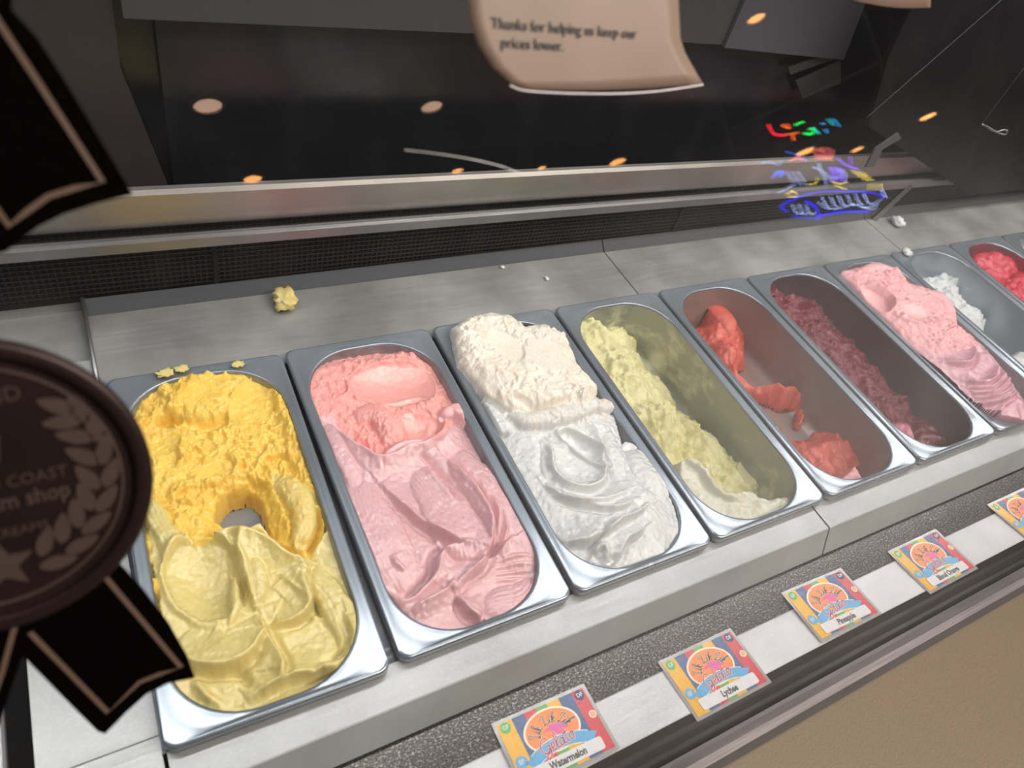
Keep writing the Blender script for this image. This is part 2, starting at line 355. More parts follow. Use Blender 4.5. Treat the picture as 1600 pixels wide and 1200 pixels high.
# sliding rear doors, header, grey plates
q = MB(); q.box((.105, .556, -.02), (XR, .562, .9)); C_(q.build('rear_door', M['back_glass']))
q = MB(); q.frame_prism([(XL, -.02), (.11, -.02), (.098, .085), (.070, .215), (.088, .9), (XL, .9)], (0, .546, 0), (1, 0, 0), (0, 0, 1), (0, 1, 0), 0, .008)
C_(q.build('rear_door', M['door_brown']))
q = MB(); q.box((.078, .535, .266), (.745, .553, .46)); C_(q.build('header_panel', M['header']))
q = MB(); q.frame_prism([(.80, .262), (.93, .256), (1.052, .251), (1.0, .45), (.80, .45)], (0, .533, 0), (1, 0, 0), (0, 0, 1), (0, 1, 0), 0, .012)
C_(q.build('header_panel', M['plate']))
q = MB(); q.box((.747, .538, .264), (.798, .553, .46)); C_(q.build('header_panel', M['header']))
# light canopy at the top of the glass and sneeze shelf above
q = MB(); q.box((XL, .20, .612), (XR, .27, .628)); C_(q.build('light_housing', M['canopy']))
q = MB(); q.box((XL, .186, .640), (XR, .60, .655)); C_(q.build('top_shelf', M['canopy']))
q = MB(); q.box((XL, .57, -.02), (XR, .60, .640)); C_(q.build('rear_frame', M['back_glass']))
for x in (XL, XR - .02):
    q = MB(); q.box((x, .21, .628), (x + .02, .26, .640)); C_(q.build('canopy_bracket', M['canopy']))
# front glass pane (tilted) and the next pane beyond the joint
def pane(x0, x1, name='front_glass'):
    q = MB(); q.frame_prism([(x0, -.018), (x1, -.018), (x1, .775), (x0, .775)], G0, (1, 0, 0), GS, GN, -.003, .003)
    o = q.build(name, M['glass']); return C_(o)
fg = pane(XL, 1.60); pane(1.604, XR)
q = MB(); sc_ = [on_glass(u, v) for u, v in [(628, 234), (680, 240), (735, 249), (780, 260), (813, 273)]]; q.tube([glass_pt(x, s_, .0033) for x, s_ in catmull(sc_, 5)], [.00012 + .0000085 * k for k in range(21)], 6)
o = C_(q.build('scratch', M['lip']))

# ------------------------------------------------------------------ gelato pans
PIT, PW, PL = .172, .1672, .3600
DEPTH = .082
def rrect(x0, y0, x1, y1, r, z, rf=None, na=10, ne=8):
    rf = rf or r; out = []
    cs = [((x1 - r, y1 - r), r, 0), ((x0 + r, y1 - r), r, 90), ((x0 + rf, y0 + rf), rf, 180), ((x1 - rf, y0 + rf), rf, 270)]
    for ci, (c, rr, a0) in enumerate(cs):
        arc = [(c[0] + rr * math.cos(math.radians(a0 + 90 * k / na)), c[1] + rr * math.sin(math.radians(a0 + 90 * k / na))) for k in range(na + 1)]
        nc, nr, na0 = cs[(ci + 1) % 4]
        nx = (nc[0] + nr * math.cos(math.radians(na0)), nc[1] + nr * math.sin(math.radians(na0)))
        out += arc + [(arc[-1][0] + (nx[0] - arc[-1][0]) * k / ne, arc[-1][1] + (nx[1] - arc[-1][1]) * k / ne) for k in range(1, ne)]
    return [(p[0], p[1], z) for p in out]
OX0, OX1, OY0, OY1, ORAD = .0105, .1565, .0085, .3475, .058
def loft(rings, cap=True):
    n = len(rings[0]); v = [p for r in rings for p in r]; f = []
    for i in range(len(rings) - 1):
        for k in range(n): f.append((i * n + k, i * n + (k + 1) % n, (i + 1) * n + (k + 1) % n, (i + 1) * n + k))
    if cap: f.append(tuple((len(rings) - 1) * n + k for k in range(n)))
    return v, f
def flange_mesh():
    e = .0
    R = [rrect(.0012, .0012, PW - .0012, PL - .0012, .008, -.0100), rrect(.0002, .0002, PW - .0002, PL - .0002, .0095, -.0096),
         rrect(0, 0, PW, PL, .0100, -.0030), rrect(.0004, .0004, PW - .0004, PL - .0004, .0098, -.0012), rrect(.0016, .0016, PW - .0016, PL - .0016, .0092, 0.0),
         rrect(.0032, .0032, PW - .0032, PL - .0032, .009, .0001),
         rrect(.0062, .0055, PW - .0062, PL - .0075, .030, -.0007),
         rrect(OX0 - .0022, OY0 - .0022, OX1 + .0022, OY1 + .0022, ORAD + .001, -.0013), rrect(OX0 - .0006, OY0 - .0006, OX1 + .0006, OY1 + .0006, ORAD, -.0010),
         rrect(OX0, OY0, OX1, OY1, ORAD, -.0020), rrect(OX0 + .0004, OY0 + .0004, OX1 - .0004, OY1 - .0004, ORAD, -.0040)]
    return loft(R, False)
def basin_mesh(depth=DEPTH):
    R = []
    for k in range(9):
        t = k / 8; i = .0006 + .006 * t; R.append(rrect(OX0 + i, OY0 + i, OX1 - i, OY1 - i, ORAD - .010 * t, -.0036 - (depth - .0186) * t))
    for k in range(1, 7):
        a = math.radians(15 * k); i = .0066 + .015 * (1 - math.cos(a)); R.append(rrect(OX0 + i, OY0 + i, OX1 - i, OY1 - i, ORAD - .010 - .012 * (1 - math.cos(a)), -depth + .015 - .015 * math.sin(a)))
    # outer skin so the pan has thickness
    v, f = loft(R, True)
    R2 = [[(p[0] + (-.0012 if p[0] < PW / 2 else .0012), p[1] + (-.0012 if p[1] < PL / 2 else .0012), p[2] - .0008) for p in ring] for ring in R[::3] + [R[-1]]]
    v2, f2 = loft(R2, True); k = len(v)
    return v + v2, f + [tuple(reversed([i + k for i in q])) for q in f2]
FV, FF = flange_mesh(); BV, BF = basin_mesh()
flange_me = None
PANS = []
for i in range(11):
    q = MB(); xx = i * PIT - (PIT - PW) / 2; q.box((xx - .0060, .004, -.030), (xx + .0060, .356, -.0128)); C_(q.build('pan_support', M['dark_steel']))
pan_info = [
 ('stainless gelato pan filled with bright yellow gelato, nearest the medal', None),
 ('stainless gelato pan filled with smooth pink gelato, beside the yellow one', None),
 ('stainless gelato pan heaped with plain white gelato', None),
 ('stainless gelato pan with pale yellow-green gelato smeared on its wall', ((152, 154, 148), (204, 202, 176), .38)),
 ('stainless gelato pan with thin coral red remains and a brownish film', ((150, 140, 136), (146, 120, 115), .9)),
 ('stainless gelato pan with dark plum gelato scraped to one side', ((98, 90, 96), (96, 66, 74), .35)),
 ('stainless gelato pan heaped with pale pink gelato, towards the right', None),
 ('nearly empty stainless gelato pan with crumbly white remains', ((158, 166, 174), (200, 206, 210), .1)),
 ('stainless gelato pan holding crimson gelato, near the right edge', ((120, 90, 96), (150, 40, 62), .7)),
 ('stainless gelato pan cut off by the right edge, white smear at its rim', ((128, 134, 140), (200, 204, 206), .5)),
]
for i, (lab, film) in enumerate(pan_info):
    x0 = i * PIT + (-.0035 if i == 0 else 0)
    e = empty('gelato_pan', (x0, 0, 0), (0, 0, math.radians(-.9 if i == 0 else 0)))
    tag(e, lab, 'pan', 'gelato pans in the display case')
    fl = mk('flange', FV, FF, M['pan'], e, True)
    ba = mk('basin', *(basin_mesh(.05) if i == 0 else (BV, BF)), M['basin'] if not film else mat_film('stained_basin', film[0], film[1], film[2]), e, True)
    PANS.append(e)

# ------------------------------------------------------------------ gelato: numpy sculpting kit
rng = np.random.RandomState(11)
class Perlin:
    def __init__(s, seed):
        r = np.random.RandomState(seed); s.p = r.permutation(512); s.p = np.concatenate([s.p, s.p]); a = r.rand(512) * 2 * np.pi; s.g = np.stack([np.cos(a), np.sin(a)], 1)
    def __call__(s, x, y):
        xi = np.floor(x).astype(int); yi = np.floor(y).astype(int); xf = x - xi; yf = y - yi
        u = xf ** 3 * (xf * (xf * 6 - 15) + 10); v = yf ** 3 * (yf * (yf * 6 - 15) + 10)
        def gr(a, b, dx, dy):
            h = s.p[(s.p[a & 511] + b) & 511]; g = s.g[h]; return g[..., 0] * dx + g[..., 1] * dy
        n00 = gr(xi, yi, xf, yf); n10 = gr(xi + 1, yi, xf - 1, yf); n01 = gr(xi, yi + 1, xf, yf - 1); n11 = gr(xi + 1, yi + 1, xf - 1, yf - 1)
        return (n00 * (1 - u) + n10 * u) * (1 - v) + (n01 * (1 - u) + n11 * u) * v
def ss(a, b, x):
    t = np.clip((x - a) / (b - a), 0, 1); return t * t * (3 - 2 * t)
class Field:
    def __init__(s, idx, step, seed, z=-.008, pad=.004):
        s.i = idx; s.x0 = PANS[idx].location.x; s.z = z; s.pn = Perlin(seed)
        s.xs = np.arange(OX0 - pad, OX1 + pad, step); s.ys = np.arange(OY0 - pad, OY1 + pad, step)
        s.X, s.Y = np.meshgrid(s.xs, s.ys)
        wx = .0022 * s.pn(s.X * 45, s.Y * 45) + .0008 * s.pn(s.X * 160 + 9, s.Y * 160); wy = .0022 * s.pn(s.X * 45 + 31, s.Y * 45 + 7) + .0008 * s.pn(s.X * 160, s.Y * 160 + 5)
        s.WX = s.X + wx; s.WY = s.Y + wy
        s.H = np.full(s.X.shape, z); s.tone = np.ones(s.X.shape); s.torn = np.zeros(s.X.shape)
        cx, cy = (OX0 + OX1) / 2, (OY0 + OY1) / 2; hx, hy = (OX1 - OX0) / 2 - ORAD, (OY1 - OY0) / 2 - ORAD
        qx = np.abs(s.X - cx) - hx; qy = np.abs(s.Y - cy) - hy
        s.sd = np.hypot(np.maximum(qx, 0), np.maximum(qy, 0)) + np.minimum(np.maximum(qx, qy), 0) - ORAD
    def G(s, u, v, z=None):
        p = on_z(u, v, s.z if z is None else z); return (p[0] - s.x0, p[1])
    def pts(s, l, z=None): return [s.G(u, v, z) for u, v in l]
    def path(s, l, z=None, raw=False, warp=True):
        """distance, signed side (+ = left of travel) and 0..1 position along a smooth stroke"""
        P = np.array(catmull(s.pts(l, z) if not raw else l, 6)); X, Y = (s.WX, s.WY) if warp else (s.X, s.Y)
        best = np.full(X.shape, 9.0); side = np.zeros(X.shape); tt = np.zeros(X.shape); n = len(P) - 1
        for k in range(n):
            a = P[k]; d = P[k + 1] - a; L2 = d @ d + 1e-14; t = np.clip(((X - a[0]) * d[0] + (Y - a[1]) * d[1]) / L2, 0, 1)
            ex = X - a[0] - t * d[0]; ey = Y - a[1] - t * d[1]; D = np.hypot(ex, ey); m = D < best
            best = np.where(m, D, best); side = np.where(m, np.sign(d[0] * ey - d[1] * ex), side); tt = np.where(m, (k + t) / n, tt)
        return best, side, tt
    def ridge(s, l, a, wd, z=None, ends=True):
        d, sg, t = s.path(l, z); e = np.clip(np.sin(np.pi * np.clip(t, .02, .98)), 0, 1) ** .6 if ends else 1
        s.H = s.H + a * np.exp(-(d / wd) ** 2) * e
    def fold(s, l, a, wide, narrow, z=None, side=1):
        """a lapped edge: long soft rise on one side, steep drop on the other"""
        a *= 1.35; narrow *= .85; d, sg, t = s.path(l, z); e = np.clip(np.sin(np.pi * np.clip(t, .01, .99)), 0, 1) ** .5
        s.H = s.H + a * e * np.where(sg * side > 0, np.exp(-(d / wide) ** 1.5), np.exp(-(d / narrow) ** 2))
        s.H = s.H - .3 * a * e * np.where(sg * side > 0, 0, np.exp(-((d - narrow * 2.2) / (narrow * 1.3)) ** 2))
    def ribbon(s, l, z0, a, wd, taper=.5, stri=0, z=None, tone=None, torn=None):
        """a rounded band of gelato laid over what is there"""
        d, sg, t = s.path(l, z); e = np.clip(np.sin(np.pi * np.clip(t, .01, .99)), 0, 1) ** taper; W = wd * (.35 + .65 * e)
        top = z0 + a * np.sqrt(np.clip(1 - (d / W) ** 2, 0, 1)) * e
        if stri: top = top + stri * np.sin(sg * d * 1600 + 3 * s.pn(s.X * 25, s.Y * 25)) * (d < W * .9)
        top = np.where(d < W, top, -9); m = top > s.H; s.H = np.maximum(s.H, top)
        if tone is not None: s.tone = np.where(m, tone, s.tone)
        if torn is not None: s.torn = np.where(m, torn, s.torn)
    def scoop(s, c, rx, ry, rot, depth, rim=.0, z=None, smooth=True):
        """a spoon cut: bowl with a slightly raised ragged rim"""
        cx, cy = s.G(*c, z) if z != 'raw' else c; r = math.radians(rot); dx, dy = s.WX - cx, s.WY - cy
        u = (dx * math.cos(r) + dy * math.sin(r)) / rx; v = (-dx * math.sin(r) + dy * math.cos(r)) / ry; q = np.sqrt(u * u + v * v)
        base = s.H[np.argmin(np.abs(s.ys - cy)), np.argmin(np.abs(s.xs - cx))]
        bowl = base - depth * (1 - q ** 2)
        s.H = np.where(q < 1, np.minimum(s.H, bowl), s.H) + rim * np.exp(-((q - 1.04) / .09) ** 2)
        if smooth: s.torn = s.torn * ss(.85, 1.05, q)
        return q
    def blob(s, c, rx, ry, rot, a, z=None, p=2):
        cx, cy = s.G(*c, z) if z != 'raw' else c; r = math.radians(rot); dx, dy = s.WX - cx, s.WY - cy
        u = (dx * math.cos(r) + dy * math.sin(r)) / rx; v = (-dx * math.sin(r) + dy * math.cos(r)) / ry
        g = np.exp(-(u * u + v * v) ** (p / 2)); s.H = s.H + a * g; return g
    def inside(s, l, soft=.002, z=None, warp=True):
        """soft mask of a polygon drawn in the photo"""
        P = np.array(s.pts(l, z)); X, Y = (s.WX, s.WY) if warp else (s.X, s.Y); ins = np.zeros(X.shape, bool); D = np.full(X.shape, 9.0)
        for k in range(len(P)):
            a, b = P[k], P[(k + 1) % len(P)]; c = ((a[1] > Y) != (b[1] > Y)) & (X < (b[0] - a[0]) * (Y - a[1]) / (b[1] - a[1] + 1e-12) + a[0]); ins ^= c
            d = b - a; t = np.clip(((X - a[0]) * d[0] + (Y - a[1]) * d[1]) / (d @ d + 1e-14), 0, 1); D = np.minimum(D, np.hypot(X - a[0] - t * d[0], Y - a[1] - t * d[1]))
        sd = np.where(ins, -D, D); s.lastsd = sd; return 1 - ss(-soft, soft, sd)
    def fbm(s, f, o=4, ridged=False, ax=1, ay=1, gain=.5):
        r = 0; a = 1; tot = 0
        for k in range(o):
            n = s.pn(s.X * f * ax + 17 * k, s.Y * f * ay + 5 * k)
            r = r + a * ((1 - 2 * np.abs(n)) if ridged else n * 1.6); tot += a; a *= gain; f *= 2.03
        return r / tot
    def rough(s, mask, amp, f=70, warp=1.0):
        wx = s.X + .004 * s.pn(s.X * f, s.Y * f); wy = s.Y + .004 * s.pn(s.X * f + 40, s.Y * f + 3)
        n = .5 * s.fbm(f, 5, True, gain=.6) + .5 * s.fbm(f * .55, 3); c = s.pn(wx * f * 2.6, wy * f * 2.6); c2 = 1 - np.abs(s.pn(wx * f * 4.3 + 3, wy * f * 3.1))*2
        chunk = ss(-.1, .25, s.pn(wx * f * 1.5 + 11, wy * f * 1.1 + 2)) - .5
        lo = .35 + .65 * ss(-.25, .2, s.pn(s.X * f * .35 + 5, s.Y * f * .35 + 9))
        s.H = s.H + mask * amp * .72 * lo * (n - .25 + .55 * np.maximum(c, 0) + .20 * c2 + .55 * chunk); s.torn = np.maximum(s.torn, mask * (.45 + .55 * lo))
    def blur(s, A, r):
        k = max(1, int(round(r / (s.xs[1] - s.xs[0])))); B = A
        for _ in range(2):
            for ax in (0, 1):
                P = np.concatenate([np.take(B, [0] * (k + 1), ax), B, np.take(B, [-1] * k, ax)], ax); c = np.cumsum(P, ax)
                n = B.shape[ax]; B = (np.take(c, range(2 * k + 1, 2 * k + 1 + n), ax) - np.take(c, range(0, n), ax)) / (2 * k + 1)
        return B
    def crisp(s, k=1.0, r=.0036, lim=.0022):
        d = np.clip(s.H - s.blur(s.H, r), -lim, lim); s.H = s.H + k * d * (1 - .8 * np.clip(s.torn, 0, 1))
    def done(s, mat, name, label, cat='gelato', over=None, floor=-DEPTH + .0005, cut=.0005):
        if over is None: over = np.zeros(s.X.shape)
        wall = -.0045 - 1.5 * np.maximum(s.sd + .001, 0)
        s.H = np.where(s.sd > -.001, np.minimum(s.H, wall) * (1 - over) + s.H * over, s.H)
        s.H = np.maximum(s.H, floor - .004)
        keep = ((s.sd < .0018) | (over > .02)) & (s.H > floor - .003)
        ny, nx = s.X.shape; idx = np.arange(ny * nx).reshape(ny, nx)
        kq = keep[:-1, :-1] | keep[1:, :-1] | keep[:-1, 1:] | keep[1:, 1:]
        kq &= (keep[:-1, :-1].astype(int) + keep[1:, :-1] + keep[:-1, 1:] + keep[1:, 1:]) >= 3
        qs = np.stack([idx[:-1, :-1], idx[:-1, 1:], idx[1:, 1:], idx[1:, :-1]], -1)[kq]
        used = np.unique(qs); rem = np.full(ny * nx, -1); rem[used] = np.arange(len(used)); qs = rem[qs]
        co = np.stack([s.X.ravel(), s.Y.ravel(), s.H.ravel()], 1)[used]
        me = bpy.data.meshes.new(name); me.vertices.add(len(co)); me.vertices.foreach_set('co', co.astype(np.float32).ravel())
        me.loops.add(qs.size); me.polygons.add(len(qs)); me.loops.foreach_set('vertex_index', qs.astype(np.int32).ravel())
        me.polygons.foreach_set('loop_start', (np.arange(len(qs)) * 4).astype(np.int32)); me.polygons.foreach_set('loop_total', np.full(len(qs), 4, np.int32))
        me.update(); me.validate()
        for nm, arr in (('tone', s.tone), ('torn', s.torn)):
            at = me.attributes.new(nm, 'FLOAT', 'POINT'); at.data.foreach_set('value', np.clip(arr.ravel()[used], 0, 1).astype(np.float32))
        me.materials.append(mat); me.shade_smooth()
        o = bpy.data.objects.new(name, me); COL.objects.link(o); o.location = (s.x0, 0, 0); o.rotation_euler = PANS[s.i].rotation_euler
        tag(o, label, cat); return o

#GELATO_BEGIN
# --- yellow
g = Field(0, .00085, 3, -.010)
front = g.inside([(215, 770), (250, 800), (300, 852), (368, 830), (400, 818), (448, 868), (478, 876), (520, 800), (600, 1000), (560, 1130), (280, 1130)], .0025)
g.tone = ss(.2, .8, front + .12 * g.fbm(60)); back = 1 - front
g.H = -.013 + .004 * g.fbm(12, 2) + .004 * ss(.25, .34, g.Y)
hollow = g.inside([(330, 770), (395, 745), (420, 800), (440, 850), (380, 850), (330, 840)], .012); g.H -= .020 * hollow * back
g.blob((300, 612), .045, .026, 20, .009); g.blob((420, 600), .03, .03, 0, .004)
g.rough(back, .0125, 58)
g.scoop((318, 625), .034, .022, 25, .002); g.scoop((402, 640), .030, .045, -20, .004); g.scoop((240, 690), .02, .02, 0, .003)
g.scoop((400, 715), .022, .045, 15, .003); g.scoop((330, 730), .016, .012, 10, .002); g.scoop((460, 770), .011, .020, -10, .001)
g.ridge([(355, 650), (330, 660), (300, 662), (270, 660)], -.012, .006); g.blob((255, 655), .010, .006, 0, -.026)
edge = np.exp(-((OX1 - g.X - .004) / .007) ** 2) * ss(.13, .2, g.Y); g.H += .006 * edge; g.rough(edge * .9, .005, 110)
g.scoop((478, 825), .013, .030, -8, .012)
g.ribbon([(425, 745), (455, 768), (470, 800), (465, 850)], -.013, .012, .013, tone=.7, torn=.15)
g.rough(back * .7, .0035, 100)
hole = g.inside([(338, 800), (352, 782), (380, 775), (400, 790), (412, 830), (395, 838), (360, 828), (335, 822)], .0035, -.03)
g.H -= .045 * hole
# fresh soft front: lapped folds
g.H = np.where(front > .5, np.maximum(g.H, -.010 + .003 * g.fbm(14, 2)), g.H)
g.fold([(300, 852), (345, 835), (375, 838), (410, 850), (450, 872), (490, 880)], .0105, .016, .0035, side=-1)
g.ribbon([(225, 780), (262, 850), (290, 905), (330, 960)], -.011, .010, .012, stri=.00012)
g.scoop((318, 905), .030, .042, 12, .012, .002)
g.fold([(372, 835), (372, 880), (388, 925), (400, 950)], .008, .014, .004, side=1)
g.ribbon([(385, 862), (398, 905), (400, 945)], -.008, .009, .009)
g.fold([(262, 1010), (300, 1040), (350, 1044), (388, 1025), (412, 985)], .009, .030, .0035, side=1)
g.ribbon([(362, 905), (366, 950), (352, 998)], -.012, .0085, .0045)
g.fold([(425, 975), (462, 965), (480, 940), (478, 900), (470, 880)], .007, .020, .003, side=1)
g.fold([(395, 960), (420, 1000), (440, 1040), (436, 1062)], .006, .014, .003, side=-1)
g.fold([(475, 895), (490, 930), (500, 958)], -.007, .006, .004)
g.ribbon([(480, 880), (512, 925), (545, 985), (540, 1030)], -.012, .008, .014, stri=.00012)
g.fold([(540, 960), (552, 1000), (535, 1030), (500, 1045)], .006, .014, .003, side=1)
g.fold([(380, 1095), (430, 1065), (480, 1050), (530, 1040)], .007, .014, .0035, side=1)
g.ridge([(300, 1060), (320, 1090), (350, 1105)], .005, .004); g.ridge([(355, 1045), (380, 1060), (392, 1075)], -.005, .004)
g.ridge([(440, 905), (455, 918), (470, 935)], .0022, .002); g.ridge([(410, 920), (425, 910), (436, 900)], -.0024, .002)
g.H += front * (.0016 * g.fbm(38, 3) + .0003 * g.fbm(260, 2))
g.crisp()
M['g_yellow'] = mat_gelato('gelato_yellow', (240, 204, 98), (222, 206, 138), (216, 164, 54), .26)
# a smear up over the back flange
sm = g.inside([(228, 600), (245, 578), (262, 572), (290, 570), (302, 578), (270, 584), (235, 606)], .003, 0) + g.inside([(352, 575), (362, 566), (384, 566), (396, 574), (380, 580)], .002, 0)
g.done(M['g_yellow'], 'gelato', 'bright yellow gelato, torn and scooped at the back, softly folded at the front', floor=-.0495)

# --- pink
g = Field(1, .00085, 8, -.008)
top = g.inside([(470, 560), (530, 530), (700, 545), (745, 640), (710, 655), (690, 690), (640, 705), (600, 722), (560, 700), (520, 650), (470, 660)], .003)
g.tone = 1 - top
g.H = -.009 + .004 * ss(.12, .25, g.Y) * 0 + .003 * g.fbm(10, 2) - .008 * ss(.325, .347, g.Y) - .005 * ss(.128, .157, g.X) * ss(.10, .2, g.Y)
g.blob((512, 600), .030, .045, -20, .007); g.blob((620, 555), .05, .014, -8, .004)
g.rough(top, .0058, 75)
g.scoop((620, 600), .052, .034, -8, .013, .0012); g.ridge([(560, 640), (600, 632), (650, 618), (700, 640)], .0035, .004)
g.scoop((648, 668), .031, .024, -20, .012, .0012)
g.ribbon([(552, 655), (585, 650), (610, 672), (612, 700)], -.008, .011, .015, tone=.1, torn=.7)
g.rough(g.inside([(560, 655), (600, 650), (625, 690), (590, 715), (560, 690)], .003), .004, 130)
g.fold([(516, 668), (540, 690), (572, 712), (600, 724), (640, 706), (668, 698), (690, 678), (700, 650)], .0095, .013, .0042, side=-1)
g.ribbon([(512, 660), (522, 690), (540, 720), (560, 770)], -.010, .009, .012, tone=1, torn=0)
g.ribbon([(600, 720), (620, 708), (650, 700), (676, 702)], -.004, .0065, .0055, tone=1, torn=0)
g.ribbon([(690, 655), (706, 645), (722, 650), (728, 660)], -.008, .010, .009, tone=.8, torn=.1)
# long smooth front
g.ribbon([(560, 730), (575, 800), (610, 880), (650, 935)], -.013, .0105, .030, stri=.00008)
g.ribbon([(640, 720), (690, 790), (725, 850), (740, 880)], -.012, .0105, .026, stri=.00008)
g.ribbon([(700, 700), (760, 770), (800, 840), (828, 900)], -.0125, .0105, .028, stri=.00008)
g.fold([(592, 755), (640, 800), (690, 838), (738, 856)], .0055, .018, .0035, side=1)
g.fold([(676, 702), (720, 745), (758, 800), (766, 840), (752, 880), (718, 912), (712, 930)], .008, .016, .0035, side=-1)
g.fold([(655, 712), (690, 745), (720, 790)], -.004, .006, .004)
g.ribbon([(765, 842), (748, 880), (720, 905), (700, 928)], -.010, .009, .0065, stri=.00016)
g.fold([(600, 925), (640, 945), (680, 905), (692, 868), (735, 855)], .0075, .014, .004, side=-1)
g.fold([(716, 925), (740, 895), (775, 868), (800, 845)], .005, .012, .003, side=-1)
for k in range(4): g.ridge([(768 + k, 880 + 10 * k), (800, 872 + 11 * k), (832, 870 + 12 * k)], .0016, .0018)
g.fold([(712, 935), (730, 958), (752, 968)], .007, .016, .003, side=1)
g.fold([(640, 962), (680, 938), (710, 915)], .005, .013, .003, side=-1)
g.ribbon([(742, 958), (775, 945), (815, 935), (842, 905)], -.013, .0105, .018, stri=.00016)
g.ridge([(610, 870), (622, 888), (634, 896)], .0028, .003); g.ridge([(768, 780), (778, 810), (776, 850)], .002, .0015); g.ridge([(785, 800), (790, 830), (784, 860)], .0018, .0015)
g.H += (1 - top) * (.0012 * g.fbm(34, 3) + .00025 * g.fbm(240, 2))
g.crisp()
M['g_pink'] = mat_gelato('gelato_pink', (240, 170, 164), (222, 176, 182), (232, 144, 140), .22, wet=.4)
g.done(M['g_pink'], 'gelato', 'smooth pink gelato with two scooped hollows at the back and a glossy folded front')

# --- white, heaped over the rim
g = Field(2, .00085, 21, -.002, pad=.014)
blk = g.inside([(704, 512), (730, 498), (765, 490), (800, 492), (820, 512), (850, 506), (884, 520), (905, 572), (935, 605), (925, 640), (880, 640), (800, 640), (765, 620), (744, 597), (716, 565)], .0018, .010)
bsd = g.lastsd
body = g.inside([(744, 590), (925, 600), (962, 640), (978, 692), (1000, 715), (1052, 770), (1072, 830), (1050, 870), (1000, 890), (940, 888), (888, 860), (850, 800), (795, 700), (760, 640)], .002, .002); dsd = g.lastsd
g.tone = 1 - blk
g.H = -.010 + .014 * np.clip(-dsd / .03, 0, 1) ** .5 + .003 * g.fbm(12, 2)
g.H = np.where(dsd > 0, -.012 - dsd * 1.2, g.H)
bh = .004 + .016 * np.clip(-bsd / .016, 0, 1) ** .45 + .005 * g.fbm(22, 3)
g.H = np.where(bsd < .0, np.maximum(g.H, bh), g.H)
g.rough(ss(.3, .8, blk), .0055, 80)
g.scoop((850, 560), .024, .050, 30, .003, 0, .012); g.scoop((790, 545), .018, .028, 10, .002, 0, .012)
g.torn = np.maximum(g.torn, .6 * blk)
g.ribbon([(772, 612), (800, 606), (835, 622), (870, 618), (905, 602)], .004, .013, .011, tone=.6, torn=.25, z=.008)
g.ribbon([(795, 640), (825, 655), (870, 650), (920, 635), (958, 628)], .002, .015, .013, tone=.7, torn=.5, z=.008)
g.rough(g.inside([(840, 640), (900, 612), (960, 618), (958, 645), (900, 660), (860, 665)], .003, .01), .005, 110)
g.ridge([(812, 632), (850, 640), (900, 622)], -.006, .003, z=.01)
g.ribbon([(760, 625), (785, 665), (810, 668)], -.004, .010, .012, tone=1, torn=0)
g.ribbon([(830, 668), (850, 700), (858, 740), (885, 765)], -.006, .012, .011, z=0)
g.scoop((912, 705), .013, .034, 28, .010, .0035, 0); g.ribbon([(862, 672), (880, 700), (893, 710)], -.001, .006, .007, z=0)
g.fold([(858, 690), (862, 735), (890, 765), (928, 765), (942, 740), (935, 700), (920, 668)], .006, .007, .0045, z=0)
g.fold([(872, 780), (915, 795), (960, 800), (985, 790)], .005, .012, .003, side=1, z=0)
g.fold([(850, 755), (885, 785), (930, 790), (980, 770)], .0035, .010, .003, side=1, z=0)
g.ribbon([(940, 660), (960, 720), (975, 770)], -.002, .007, .013, z=0)
g.ribbon([(985, 700), (1010, 745), (1030, 790)], -.005, .010, .022, z=0)
g.fold([(862, 845), (920, 845), (965, 822), (1000, 800)], .006, .014, .004, side=1, z=0)
g.fold([(925, 868), (950, 835), (990, 812), (1012, 795)], .006, .012, .003, side=-1, z=0)
g.fold([(1000, 830), (975, 850), (958, 878)], .005, .012, .003, side=-1, z=0)
g.ridge([(920, 865), (940, 860), (950, 880)], .004, .004, z=0)
g.H += (1 - blk) * (.0018 * g.fbm(30, 3) + .0004 * g.fbm(230, 2))
g.crisp(.8)
M['g_white'] = mat_gelato('gelato_white', (232, 226, 214), (216, 217, 218), (226, 208, 188), .24, wet=.45)
ov = ((bsd < .0015) | ((g.sd < .006) & (dsd < .0015) & (g.X > .1))).astype(float)
g.H = np.where((bsd > 0) & (g.sd > 0) & (dsd > 0), -.012, g.H)
g.done(M['g_white'], 'gelato', 'snowy white gelato heaped over the rim of the third pan', over=ov)

# --- pale lemon green, scraped low
def low_mass(g, l, top, soft, z, fall=.02, rag=.004):
    g.inside(l, soft, z); sd = g.lastsd + rag * 1.6 * g.fbm(60, 4); top = np.clip(top + .016 * g.fbm(20, 3), -DEPTH + .004, -.010)
    return np.where(sd < 0, -DEPTH + (top + DEPTH) * np.clip(-sd / fall, 0, 1) ** .5, -DEPTH - .006 - sd)
g = Field(3, .0011, 33, -.05); g.tone[:] = 0
g.H = low_mass(g, [(980, 540), (1040, 580), (1070, 625), (1105, 655), (1150, 690), (1190, 712), (1215, 760), (1200, 800), (1120, 790), (1085, 730), (1055, 680), (1010, 630)], -.056, .003, -.056, .035, .005)
def wedge(g, y0, z0, sl, wx0=.0):
    return z0 - sl * np.maximum(g.WX - .012 - wx0, 0) - .9 * np.maximum(y0 - g.WY, 0) + .010 * g.fbm(24, 3) - .004 * ss(.33, .35, g.Y)
g.H = np.maximum(np.maximum(g.H, wedge(g, .17, -.010, .80, .040)), low_mass(g, [(890, 480), (930, 470), (985, 485), (1005, 520), (1030, 570), (1055, 620), (1000, 640), (950, 600), (900, 540)], -.044, .003, -.045, .04, .006))
mk1 = (g.H > -DEPTH).astype(float); g.rough(mk1, .010, 62); g.scoop((1170, 730), .018, .03, -30, .006, .002, -.05)
